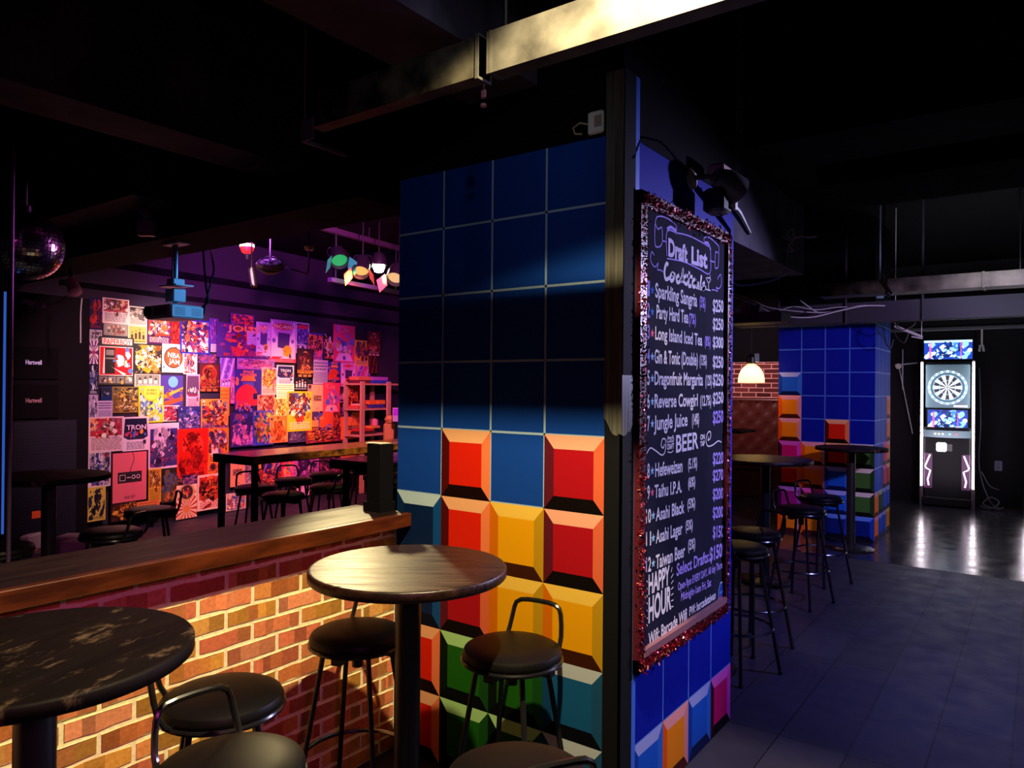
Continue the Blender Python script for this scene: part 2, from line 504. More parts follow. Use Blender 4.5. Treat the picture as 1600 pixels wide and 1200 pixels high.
def grid_face(mb, put, nc, w, rows, lw=.009, top=0., cells=None, ltop=99, base=BLUE, line=LINE):
    """rows: z of the grid lines, top to bottom; cells {(col, row): key}; put(x, z, layer)"""
    W = nc*w
    zt = max(top, rows[0])
    mb.face([put(0, rows[-1], 0), put(W, rows[-1], 0), put(W, zt, 0), put(0, zt, 0)], 0, base)
    def q(x0, z0, x1, z1, c, l): mb.face([put(x0, z0, l), put(x1, z0, l), put(x1, z1, l), put(x0, z1, l)], 0, c)
    for z in rows[:-1]: q(0, z-lw/2, W, z+lw/2, line, 1)
    for c_ in range(1, nc): q(c_*w-lw/2, rows[-1], c_*w+lw/2, min(zt, ltop), line, 1)
    for (c_, r), k in (cells or {}).items():
        t = TILE[k]
        x0, x1, z1, z0 = c_*w, c_*w+w, rows[r], rows[r+1]
        ix, iz = .165*w, .185*(z1-z0)
        o = [(x0, z0), (x1, z0), (x1, z1), (x0, z1)]
        i = [(x0+ix, z0+iz), (x1-ix*1.05, z0+iz), (x1-ix*1.05, z1-iz), (x0+ix, z1-iz)]
        for a, b_, col in ((3, 2, t[0]), (0, 3, t[1]), (2, 1, t[2]), (1, 0, t[3])):
            mb.face([put(*o[b_], 2), put(*o[a], 2), put(*i[a], 2), put(*i[b_], 2)], 0, col)
        mb.face([put(*p, 2) for p in i], 0, t[4])

FX0, FXC, FY = -2.532, -1.3275, 2.547          # near pillar: left side, corner, front
FY1 = 3.815
mb = MB(); mb.box((FX0+.001, FY+.002, 0), (FXC-.002, FY1, 3.75), 0, hexc('#0d2a66'))
rows = [1.5537-.3092*k for k in range(-3, 6)]; rows[-1] = 0.004
cells = {(1, 3): 'R', (3, 3): 'K', (0, 4): 'N', (1, 4): 'R', (2, 4): 'Y', (3, 4): 'K', (0, 5): 'N', (1, 5): 'K', (2, 5): 'Y', (3, 5): 'Y',
         (0, 6): 'R', (1, 6): 'G', (2, 6): 'G', (3, 6): 'B', (0, 7): 'R', (1, 7): 'G', (2, 7): 'G', (3, 7): 'B'}
grid_face(mb, lambda x, z, l: (FX0+x, FY-.0006*l, z), 4, .2844, rows, .010, 2.75, cells)
mb.face([(FX0+4*.2844, FY+.001, 0), (FXC, FY+.001, 0), (FXC, FY+.001, 2.75), (FX0+4*.2844, FY+.001, 2.75)], 0, hexc('#0a1c40'))
rows = [2.98, 2.70, 2.40, 2.10, 1.80, 1.502, 1.2015, .901, .6008, .3004, .002]
cells = {(0, 9): 'L', (1, 9): 'O', (2, 9): 'L', (3, 9): 'P'}
SBLUE = hexc('#0418a0')
def side(x, z, l): return (FXC+.0006*l, 2.682+x, z)
grid_face(mb, side, 4, .2833, [.6008, .3004, .002], .010, 2.78, {(c_, 1): k for (c_, r), k in cells.items()}, base=SBLUE, line=hexc('#5a8ae0'), ltop=.9)
mb.face([(FXC, FY+.001, 0), (FXC, 2.682, 0), (FXC, 2.682, 2.75), (FXC, FY+.001, 2.75)], 0, hexc('#2a62d8'))
struct('pillar', mb, M['paint'])

beam((FX0-.004, FY-.004, 2.75), (FXC+.004, FY1+.012, 3.75), M['ceiling'])
X2, Y2, W2, H2 = -1.5553, 9.2574, .2714, .2796   # far pillar
rows = [2.5162-H2*k for k in range(0, 10)]; rows[-1] = .003
mb = MB(); mb.box((X2-4*W2+.001, Y2+.002, 0), (X2-.002, Y2+1.0372, 3.75), 0, hexc('#04060c'))
cells = {(0, 2): 'L', (0, 3): 'O', (0, 4): 'O', (2, 4): 'R', (0, 5): 'P', (1, 5): 'O', (2, 5): 'R', (3, 5): 'F', (0, 6): 'R', (1, 6): 'O', (2, 6): 'L', (3, 6): 'F',
         (0, 7): 'V', (1, 7): 'P', (2, 7): 'L', (3, 7): 'F', (0, 8): 'O', (1, 8): 'O', (2, 8): 'D', (3, 8): 'D'}
grid_face(mb, lambda x, z, l: (X2-4*W2+x, Y2-.001*l, z), 4, W2, rows, .012, 2.71, cells, base=hexc('#08189a'), line=hexc('#4a78e0'))
cells = {(3, 3): 'O', (2, 5): 'P', (3, 5): 'O', (3, 4): 'O', (2, 6): 'P', (3, 6): 'R', (0, 7): 'O', (1, 7): 'G', (2, 7): 'L', (3, 7): 'L', (0, 8): 'O', (1, 8): 'L', (2, 8): 'L', (3, 8): 'Y'}
grid_face(mb, lambda x, z, l: (X2+.001*l, Y2+x, z), 4, 1.0372/4, rows, .012, 2.71, cells, base=hexc('#1c50c8'), line=hexc('#90bcf4'))  # brighter light on this side put into its lighter blue
struct('pillar', mb, M['paint'])

# corner guard of the near pillar: black strips, a brighter film that ends torn at eye height
cg = thing('corner_guard', (FXC, FY, 0), 'tall black corner guard on the near blue pillar, pale film torn off below', 'corner guard')
mb = MB(); mb.box((-.064, -.010, .0), (.012, -.002, 3.0)); mb.box((.003, -.010, 0), (.012, .092, 3.0))
mb.build('guard_strip', mat('guard_black', (.005, .005, .007), .8, spec=.12), cg)
M['film'] = noise_mix(mat('cloudy_plastic_film', (.4, .4, .38), .45, spec=.3), '#3c3c38', '#75756c', (30, 30, .6), 5, .3, .7, (.3, .5), 0, 3)
mb = MB()
def film(put, w, dips, z1, thick):
    n = len(dips)-1
    for i in range(n):
        a, b_ = w*i/n, w*(i+1)/n
        mb.face([put(a, dips[i]), put(b_, dips[i+1]), put(b_, z1), put(a, z1)])
zt = 1.575
film(lambda x, z: (-.066+x, -.0115, z), .079, [zt+.055, zt+.045, zt+.022, zt+.0, zt-.008, zt-.012, zt-.002, zt-.008], 2.99, 0)
film(lambda x, z: (.0135, -.0115+x, z), .100, [zt-.008, zt-.012, zt-.01, zt+.004, zt+.002, zt+.02, zt+.05], 1.80, 0)
mb.build('torn_film', M['film'], cg)
mb = MB(); mb.box((.002, .094, 0), (.008, .134, 3.0)); mb.build('blue_strip', mat('blue_strip', '#3a72e8', .45), cg)

# ---------------------------------------------------------------- ceiling steelwork and beams
beam((-2.06, -2.5, 3.0), (-1.70, 2.5, 3.75), M['beam_lit'])
beam((-3.95, -2.5, 3.05), (-3.60, 4.6, 3.75), M['beam_lit'])
beam((-9.0, 2.80, 2.81), (-3.1, 3.25, 3.75))
beam((-9.0, 2.42, 3.0), (-4.86, 2.75, 3.75), M['beam_lit'])
beam((-1.29, 3.83, 3.02), (6, 4.35, 3.75))
beam((-1.31, 5.5, 3.2), (6, 6.3, 3.75))
beam((-8.9, 7.6, 3.35), (-2.4, 8.1, 3.75))
M['beam_blue'] = noise_mix(mat('beam_rough_plaster', (.04, .04, .06), .8, spec=.2), (.035, .032, .06), (.085, .07, .11), (1, 1, 1), 6, .35, .7, bump=.3, nscale=6)
mb = MB(); mb.box((-1.85, 3.82, 2.54), (-1.335, 5.25, 3.0)); mb.box((-1.85, 3.82, 3.0), (-1.40, 4.75, 3.2))
rng = random.Random(3)
for k in range(26):                                         # torn plaster edge along its top
    y = 3.83+k*.035
    h = rng.uniform(.02, .07)
    mb.face([(-1.333, y, 3.0), (-1.333, y+.05, 3.0), (-1.330, y+rng.uniform(.01, .05), 3.0-h)], 0)
struct('beam', mb, M['beam_blue'])

def hanging_duct():
    t = thing('steel_duct', (-.30, 1.77, 2.70), 'bare galvanised steel duct crossing under the ceiling above the near tables', 'duct')
    mb = MB()
    mb.box((-1.07, -.03, 0), (2.8, .03, .128)); mb.build('long_section', M['galv'], t)
    mb = MB(); mb.box((-1.89, -.029, .002), (-1.10, .029, .127))
    M['galv_dark'] = noise_mix(mat('mottled_dark_steel', (.2, .2, .18), .55, .3), '#12110d', '#5c5746', (1, 1, 1), 8, .42, .72, (.45, .7), .08, 8)  # darker and blotchier than the long section
    mb.build('left_section', M['galv_dark'], t)
    mb = MB(); mb.box((-1.112, -.034, -.006), (-1.100, .034, .134)); mb.build('joint_flange', M['galv'], t)
    mb = MB(); mb.box((-1.060, -.0315, -.001), (-1.050, .0315, .129)); mb.build('joint_flange', M['galv'], t)
    for x in (-1.05, 1.2):
        mb = MB(); mb.cyl((x+.03, 0, .128), (x+.03, 0, 1.05), .004, 8); mb.build('hanger_rod', M['galv_dark'], t)
    # slotted bracket at the left end
    mb = MB(); mb.box((-1.90, -.07, -.06), (-1.83, -.066, .02)); mb.box((-1.90, -.07, -.06), (-1.895, .15, -.045))
    mb.cyl((-1.88, -.068, .02), (-1.88, -.068, 1.05), .004, 8)
    mb.build('slotted_bracket', mat('bracket_steel', '#7a6f86', .45, .4), t)
    return t
hanging_duct()

def far_duct():
    t = thing('steel_duct', (-.7, 7.35, 2.62), 'flat galvanised duct under the far ceiling before the dart machines', 'duct')
    mb = MB(); mb.box((-.42, -.12, 0), (2.6, .12, .125)); mb.build('duct_section', M['galv'], t)
    mb = MB(); mb.box((-1.0, -.119, .002), (-.44, .119, .122)); mb.build('dark_section', M['galv_dark'], t)
    mb = MB(); mb.box((.29, -.126, -.005), (.31, .126, .13)); mb.build('joint_flange', M['galv'], t)
    mb = MB(); mb.tube([(-.44, -.125, 0), (-.40, -.127, -.03)], .006); mb.tube([(-.47, -.124, .13), (-.38, -.128, -.02)], .012)
    for x in (-.45, .55): mb.cyl((x, -.12, .125), (x, -.12, 1.12), .006, 8)
    mb.build('hanger_rod', M['chrome'], t)
far_duct()

mb = MB(); mb.box((-2.9, 8.42, 2.47), (3, 8.62, 2.68))
for x in (-2.4, -1.7, -.98, -.12, .5): mb.cyl((x, 8.40, 2.45), (x, 8.40, 3.745), .012, 8)
tag(mb.build('cable_tray', mat('tray_steel', (.014, .014, .028), .8)), 'dark steel cable tray running above the far blue pillar', 'cable tray')
mb = MB(); mb.cyl((-3.2, 12.4, 2.66), (3, 12.4, 2.66), .028, 10)
tag(mb.build('ceiling_pipe', mat('pipe_paint', (.10, .10, .12), .5)), 'thin pale pipe above the dart machines', 'pipe')

def cable(name, pts, r, m, label, cat='cable', group=None, sub=5):
    P = [Vector(p) for p in pts]
    out = []
    for i in range(len(P)-1):
        p0, p1, p2, p3 = P[max(i-1, 0)], P[i], P[i+1], P[min(i+2, len(P)-1)]
        for k in range(sub):
            t = k/sub
            out.append(.5*((2*p1)+(-p0+p2)*t+(2*p0-5*p1+4*p2-p3)*t*t+(-p0+3*p1-3*p2+p3)*t**3))
    out.append(P[-1])
    mb = MB(); mb.tube(out, r, 6)
    return tag(mb.build(name, m), label, cat, group)
M['cable_blue'] = mat('pale_cable', (.35, .35, .42), .5)
M['cable_dim'] = mat('dim_cable', (.05, .05, .07), .7)
M['cable_black'] = mat('black_cable', (.012, .012, .014), .5)
def pxs(L_, d): return [at(u, v, d=d) for u, v in L_]
cable('cable', pxs([(1146, 463), (1180, 476), (1215, 492), (1265, 496), (1310, 486), (1350, 478), (1392, 478)], 7.6), .007, M['cable_blue'], 'pale cable with the lowest sag, strung from the near pillar above the far pillar')
cable('cable', pxs([(1146, 458), (1178, 470), (1200, 480), (1240, 486), (1290, 488), (1340, 478), (1380, 477)], 7.7), .005, M['cable_blue'], 'pale cable sagging just above the lowest one by the far pillar')
cable('cable', pxs([(1250, 469), (1262, 478), (1275, 487), (1283, 489)], 7.55), .006, M['cable_blue'], 'short loose pale cable end above the far blue pillar')
cable('cable', pxs([(1216, 487), (1240, 479), (1275, 484), (1310, 480), (1350, 480)], 7.75), .004, M['cable_blue'], 'thin grey cable arching across the sagging pale cables')
cable('cable', pxs([(1000, 212), (1015, 217), (1032, 222), (1048, 238), (1060, 252), (1075, 262)], 3.0), .004, M['cable_black'], 'black cable looping down to the clip lamp above the menu board')
cable('cable', pxs([(1146, 327), (1170, 338), (1195, 352), (1215, 366), (1236, 376)], 4.6), .007, M['cable_blue'], 'pale cable on the beam behind the menu board')
cable('cable', pxs([(1146, 332), (1175, 346), (1205, 362), (1230, 378)], 4.5), .006, M['cable_black'], 'black cable slung along the beam behind the menu board')
cable('cable', pxs([(1236, 374), (1252, 369), (1262, 371), (1276, 369)], 4.7), .006, mat('pink_wire', (.75, .42, .45), .5), 'pinkish bent wire end sticking out from the beam end')
cable('cable', pxs([(1232, 384), (1230, 400), (1228, 415), (1224, 430), (1200, 440), (1160, 446), (1146, 442)], 4.7), .006, M['cable_blue'], 'dim cable drooping below the beam end')
cable('cable', pxs([(1236, 372), (1228, 366), (1238, 358), (1240, 372), (1232, 384), (1240, 392), (1228, 392)], 4.65), .008, mat('tan_wire', (.55, .36, .30), .5), 'knot of tan wires at the end of the beam')
for k, P_ in enumerate(([(1396, 478), (1404, 500), (1398, 520), (1412, 536), (1420, 520)], [(1392, 500), (1410, 515), (1430, 505), (1420, 490)], [(1380, 512), (1384, 535), (1392, 545), (1396, 530)])):
    cable('cable', pxs(P_, 7.7 if k < 2 else 8.3), .006, M['cable_black'], ('black cable coil hanging at the far pillar corner', 'black cable loop beside the loose strip lamp', 'thin black cable looped on the far pillar side')[k])
mb = MB(); a, b_ = at(1399, 510, d=8.0), at(1440, 526, d=8.2); mb.tube([a, b_], .016, 8); mb.tube([at(1425, 526, d=8.0), at(1441, 529, d=8.1)], .008, 6)
mb.cyl((a.x, a.y, a.z), (a.x, a.y, 3.75), .004, 6); mb.cyl((b_.x, b_.y, b_.z), (b_.x, b_.y, 3.75), .004, 6)
tag(mb.build('strip_lamp', mat('strip_housing', (.55, .55, .6), .4)), 'loose pale strip lamp tilted under the cable tray', 'strip lamp')
mb = MB(); a = at(1375, 459, d=7.9); mb.box((a.x-.035, a.y-.03, a.z-.05), (a.x+.035, a.y+.03, a.z+.05), bev=.008)
mb.cyl((a.x, a.y, a.z+.04), (a.x, a.y, 3.75), .008, 8)
tag(mb.build('junction_box', mat('pale_blue_plastic', (.25, .45, .65), .5)), 'small pale blue junction box under the far steel duct', 'junction box')

# ---------------------------------------------------------------- counter on the partition
ct = thing('bar_counter', (-2.62, .5, 1.082), 'long dark wooden counter top resting on the low brick wall', 'counter')
mb = MB(); mb.box((-.19, -2.4, .004), (.155, 2.04, .064)); mb.build('worktop', M['counter_wood'], ct)
mb = MB(); mb.box((.1551, -2.4, .0), (.19, 2.042, .0635), bev=.003); mb.build('front_edge', M['counter_edge'], ct)
mb = MB(); mb.box((-2.645, 2.45, 1.1465), (-2.548, 2.538, 1.47), bev=.004); mb.box((-2.655, 2.44, 1.1465), (-2.54, 2.542, 1.19))
bx = tag(mb.build('speaker_box', M['ceiling']), 'black upright box standing at the pillar end of the counter', 'box')
mb = MB()
for k, (dx, dy, r) in enumerate(((0, 0, .1), (.03, .02, -.3), (-.05, -.03, .5))):
    c_, s_ = math.cos(r), math.sin(r)
    P = [(-2.60+dx*.3+c_*x-s_*y, 2.49+dy*.3+s_*x+c_*y, 1.4706+.0012*k) for x, y in ((-.04, -.035), (.04, -.035), (.04, .035), (-.04, .035))]
    mb.mesh(P+[(x, y, z+.001) for x, y, z in P], [(3, 2, 1, 0), (4, 5, 6, 7), (0, 1, 5, 4), (1, 2, 6, 5), (2, 3, 7, 6), (3, 0, 4, 7)], 0, hexc(('#d8d2c0', '#cfc6b0', '#b8ae98')[k]))
tag(mb.build('paper_sheet', M['paper'], loc=(0, 0, .0005)), 'loose white paper sheets on the black box', 'paper')

# ---------------------------------------------------------------- bar stools
def make_stool():
    t = thing('bar_stool', (0, 0, 0), '', 'stool')
    mb = MB()
    mb.lathe([(.0, .728), (.150, .728), (.176, .734), (.186, .747), (.187, .760), (.180, .774), (.160, .784), (.11, .790), (.05, .793), (.0, .794)], 36)
    mb.build('seat', M['vinyl'], t)
    mb = MB(); mb.tube([(.184*math.cos(a), .184*math.sin(a), .737) for a in np.linspace(0, 2*math.pi, 36, endpoint=False)], .009, 8, closed=True)
    mb.build('seat_ring', M['black_gloss'], t)
    mb = MB(); mb.box((-.17, -.02, .700), (.17, .02, .728)); mb.box((-.02, -.17, .700), (.02, .17, .728)); mb.cyl((0, 0, .64), (0, 0, .70), .022, 12)
    mb.build('seat_bracket', M['black_metal'], t)
    for a in (45, 135, 225, 315):
        ca, sa = math.cos(math.radians(a)), math.sin(math.radians(a))
        mb = MB(); mb.tube([(.135*ca, .135*sa, .712), (.262*ca, .262*sa, .008)], .0105, 8); mb.cyl((.262*ca, .262*sa, 0), (.262*ca, .262*sa, .02), .014, 8)
        mb.build('leg', M['black_metal'], t)
    mb = MB(); mb.tube([(.214*math.cos(a), .214*math.sin(a), .285) for a in np.linspace(0, 2*math.pi, 36, endpoint=False)], .0085, 8, closed=True)
    mb.build('foot_ring', M['chrome_ring'], t)
    P = [(-.116, .140, .738), (-.117, .162, .752), (-.115, .180, .785), (-.110, .191, .825)]
    P += [(-.104, .197, .862), (-.096, .200, .882), (-.076, .203, .894), (-.045, .205, .898), (0, .206, .899)]
    P = P + [(-x, y, z) for x, y, z in P[-2::-1]]
    mb = MB(); mb.tube(P, .0095, 8); mb.build('backrest', M['black_gloss'], t)
    return t
M['chrome_ring'] = mat('dark_foot_ring', (.30, .30, .32), .22, 1)
STOOL = make_stool()
_first = [True]
def stool(x, y, ang, label, group):
    o = STOOL if _first[0] else copy_tree(STOOL)
    _first[0] = False
    o.location = (x, y, 0); o.rotation_euler = (0, 0, math.radians(ang))
    o['label'], o['group'] = label, group
    return o
g = 'stools at the near round tables'
stool(-1.60, 2.22, 6, 'black bar stool against the painted pillar, right of the near centre round table', g)
stool(-2.19, 1.99, 20, 'black bar stool mostly behind the near centre round table, by the brick wall', g)
stool(-2.08, 1.33, 150, 'black bar stool between the dark left table and the brick wall', g)
stool(-1.68, 1.10, 85, 'black bar stool cut by the bottom edge, low back toward the dark left table', g)
stool(-1.06, 1.50, -120, 'dim black bar stool cut by the bottom edge below the painted pillar', g)
g = 'stools in the right-hand aisle'
stool(-1.60, 6.27, 75, 'black bar stool in full view on the right aisle floor before the far pillar', g)
stool(-1.63, 7.06, 65, 'black bar stool directly behind the fully visible one, before the far painted pillar', g)
stool(-1.60, 5.02, -25, 'black bar stool half hidden by the menu board, low back toward the far pillar', g)
stool(-1.53, 4.50, 160, 'black bar stool nearest the menu board edge, mostly hidden', g)
stool(-2.46, 6.36, 20, 'black bar stool behind the aisle tables with warm light on its seat', g)
g = 'stools at the long tables'
stool(-6.10, 4.22, 75, 'black bar stool under the far side of the long wooden table, nearest its end', g)
stool(-6.28, 4.80, 70, 'black bar stool second from the long table end on the poster side', g)
stool(-5.50, 4.10, -85, 'black bar stool on the counter side of the long table, nearest its end', g)
stool(-6.38, 5.32, 70, 'black bar stool third from the long table end on the poster side', g)
stool(-5.62, 4.72, -85, 'black bar stool second from the long table end on the counter side', g)
stool(-6.45, 5.95, 60, 'black bar stool farthest along the long table, behind the second table leg', g)
stool(-5.38, 5.28, -90, 'black bar stool under the second wooden table, next to the black box', g)
g = 'stools at the far left table'
stool(-4.98, 2.36, -60, 'black bar stool right of the far left round table, before the poster wall', g)
stool(-5.60, 2.95, -20, 'black bar stool behind the far left round table post', g)
stool(-5.0, 1.72, 160, 'black bar stool cut by the left edge of the photo, dim', g)

# ---------------------------------------------------------------- round bar tables
def round_table(x, y, r, label, group, wood_m, rz=0., h=1.12, cap=None, br=.24):
    t = thing('round_bar_table', (x, y, 0), label, 'table', group, rz)
    mb = MB(); mb.lathe([(r-.004, h-.036), (r, h-.032), (r, h-.006), (r-.004, h-.001), (r-.012, h), (0, h)], 64)
    mb.build('tabletop', wood_m, t, sharp=50)
    mb = MB(); mb.lathe([(.045, .02), (.045, h-.05)], 24); mb.lathe([(.12, h-.05), (.12, h-.0365)], 24, sm=False); mb.build('post', M['black_metal'], t)
    mb = MB(); mb.lathe([(br-.005, 0), (br, .012), (br-.015, .022), (br*.6, .034), (.07, .05), (.05, .06)], 40); mb.build('base', M['black_metal'], t)
    if cap is not None:
        a = cap
        mb = MB(); mb.box((r*math.cos(a)-.012, r*math.sin(a)-.012, h-.03), (r*math.cos(a)+.012, r*math.sin(a)+.012, h-.004), bev=.003)
        mb.build('edge_sticker', M['white_plastic'], t)
    return t
g = 'round bar tables'
round_table(-1.80, 1.87, .345, 'round bar table with a glossy worn brown top before the painted pillar', g, M['table_wood'], .6, br=.14)
round_table(-1.92, .74, .345, 'round bar table with a dark scratched top at the lower left', g, M['table_black'], 1.9, br=.14)
round_table(-5.50, 2.19, .37, 'dim round bar table at the far left before the black rack', g, M['table_black'], .3)
round_table(-2.04, 6.75, .41, 'round bar table in the right aisle beside the fully visible stool', g, M['table_wood'], .2, cap=.6)
round_table(-1.70, 8.72, .37, 'round bar table touching the far painted pillar', g, M['table_black'], .2, cap=.45)
round_table(-2.42, 5.35, .35, 'lower round table peeking out beside the menu board edge', g, M['table_wood'], .2, h=1.0)

# ---------------------------------------------------------------- long wooden tables
def long_table(x, y, rz, w, l, h, th, label, legs, edge):
    t = thing('long_bar_table', (x, y, 0), label, 'table', 'long wooden tables', rz)
    mb = MB(); mb.box((-w+.012, 0.012, h-th), (-.022, l, h)); mb.build('tabletop', M['plank'], t)
    rg = random.Random(4)
    mb = MB()
    n = 40
    for i in range(n):                                     # waney live edge
        y0, y1 = l*i/n, l*(i+1)/n
        if i == 0: pa = rg.uniform(.0, .012)
        pb = rg.uniform(.0, .012)
        mb.mesh([(-.0225, y0, h-th), (-.0225, y1, h-th), (-.0225, y1, h), (-.0225, y0, h), (-.014+pa, y0, h-.004), (-.014+pb, y1, h-.004), (-.008+pb, y1, h-th+.012), (-.008+pa, y0, h-th+.012)],
                [(3, 4, 5, 2), (4, 7, 6, 5), (7, 0, 1, 6)], 0)
        pa = pb
    mb.build('live_edge', M['plank_edge'], t)
    mb = MB(); mb.box((-w, -.006, h-th-.002), (-.006, .012, h-.002)); mb.build('end_panel', M['black_matte'], t)
    for (a, b_) in legs:
        mb = MB(); mb.box((a-.022, b_-.022, 0), (a+.022, b_+.022, h-th-.002)); mb.build('leg', M['black_metal'], t)
    return t
long_table(-5.566, 3.83, .05, -5.566-at(338, 705, y=3.83).x, 2.9, 1.12, .075, 'long live-edge wooden table with black steel legs before the posters', [(-.05, .06), (-.52, .06), (-.05, 2.7), (-.52, 2.7)], 0)
long_table(-4.30, 4.21, .05, .66, 1.9, 1.115, .075, 'shorter wooden table with a dark end beside the black box', [(-.55, .08), (-.08, .08), (-.55, 1.7), (-.08, 1.7)], 0)

# ---------------------------------------------------------------- posters pasted on the wall
def blob(rng, cx, cy, r, asp=1.0):
    n = rng.randint(5, 9); a0 = rng.random()*6.28
    rot = rng.random()*3.14
    P = []
    for k in range(n):
        a = a0+6.283*k/n
        q = r*rng.uniform(.55, 1.1)
        x, y = q*math.cos(a), q*math.sin(a)*asp
        P.append((cx+x*math.cos(rot)-y*math.sin(rot), cy+x*math.sin(rot)+y*math.cos(rot)))
    return P

class Sheet:
    """flat printed sheet: unit coordinates (0..1, 0..1) over w x h metres, ink stacked in hair-thin layers"""
    def __init__(s, w, h, put, pal, rng):
        s.mb, s.w, s.h, s.put, s.pal, s.rng, s.l = MB(), w, h, put, [hexc(p) for p in pal], rng, 0
        e = .0008
        b = [put(0, 0, 0), put(w, 0, 0), put(w, h, 0), put(0, h, 0)]; f = [put(0, 0, e), put(w, 0, e), put(w, h, e), put(0, h, e)]
        s.mb.mesh(b+f, [(3, 2, 1, 0), (4, 5, 6, 7), (0, 1, 5, 4), (1, 2, 6, 5), (2, 3, 7, 6), (3, 0, 4, 7)], 0, s.pal[0])
        s.e = e
    def poly(s, P, c):
        s.l += 1
        z = s.e + s.l*.000025
        c = s.pal[c % len(s.pal)] if isinstance(c, int) else hexc(c)
        P = [(min(max(x, 0), 1), min(max(y, 0), 1)) for x, y in P]
        s.mb.face([s.put(x*s.w, y*s.h, z) for x, y in P], 0, c)
    def rect(s, x0, y0, x1, y1, c): s.poly([(x0, y0), (x1, y0), (x1, y1), (x0, y1)], c)
    def disc(s, cx, cy, r, c, n=20): s.poly([(cx+r*math.cos(6.283*k/n), cy+r*s.w/s.h*math.sin(6.283*k/n)) for k in range(n)], c)
    def blobs(s, cx, cy, sx, sy, n, cs, size=.07):
        for _ in range(n):
            x, y = s.rng.gauss(cx, sx), s.rng.gauss(cy, sy)
            x, y = min(max(x, .08), .92), min(max(y, .06), .94)
            s.poly(blob(s.rng, x, y, size*s.rng.uniform(.4, 1.6), s.rng.uniform(.35, 1)), s.rng.choice(cs))
    def crowd(s, cx, cy, sx, sy, n, cs, size=.07):
        """dense drawing: large, middle and small patches, some darkened"""
        for k in range(n):
            x, y = s.rng.gauss(cx, sx), s.rng.gauss(cy, sy)
            x, y = min(max(x, .09), .91), min(max(y, .07), .93)
            c = s.pal[s.rng.choice(cs) % len(s.pal)]
            f = s.rng.choice((1, 1, .3, .55, 1.15))
            c = tuple(min(q*f, .95) for q in c)
            sz = size*(2.0 if k < n*.15 else 1.0 if k < n*.5 else .42)*s.rng.uniform(.5, 1.3)
            s.l += 1
            z = s.e+s.l*.000025
            P = blob(s.rng, x, y, sz, s.rng.uniform(.3, 1))
            s.mb.face([s.put(min(max(a, .05), .95)*s.w, min(max(b_, .04), .96)*s.h, z) for a, b_ in P], 0, c)
    def lines(s, x0, y0, x1, y1, rows, c):
        for k in range(rows):
            y = y1-(y1-y0)*(k+.5)/rows; t = (y1-y0)/rows*.22
            x = x0
            while x < x1-.04:
                q = min(x+s.rng.uniform(.05, .16), x1)
                s.rect(x, y-t, q, y+t, c); x = q+.025
    def rays(s, cx, cy, n, c, r=1.0):
        for k in range(n):
            a = 6.283*k/n; d = 3.14/n*.5
            s.poly([(cx, cy), (cx+r*math.cos(a-d), cy+r*math.sin(a-d)), (cx+r*math.cos(a+d), cy+r*math.sin(a+d))], c)
    def text(s, t, x0, y0, x1, y1, c, skew=0., bold=.02):
        vs, fs, W = text_mesh(t, bold)
        s.l += 1; z = s.e+s.l*.000025
        s.mb.mesh([s.put((x0+(x1-x0)*vx/W)*s.w, (y0+(y1-y0)*(vy/.72)+skew*(vx/W))*s.h, z) for vx, vy in vs], fs, 0, hexc(c))

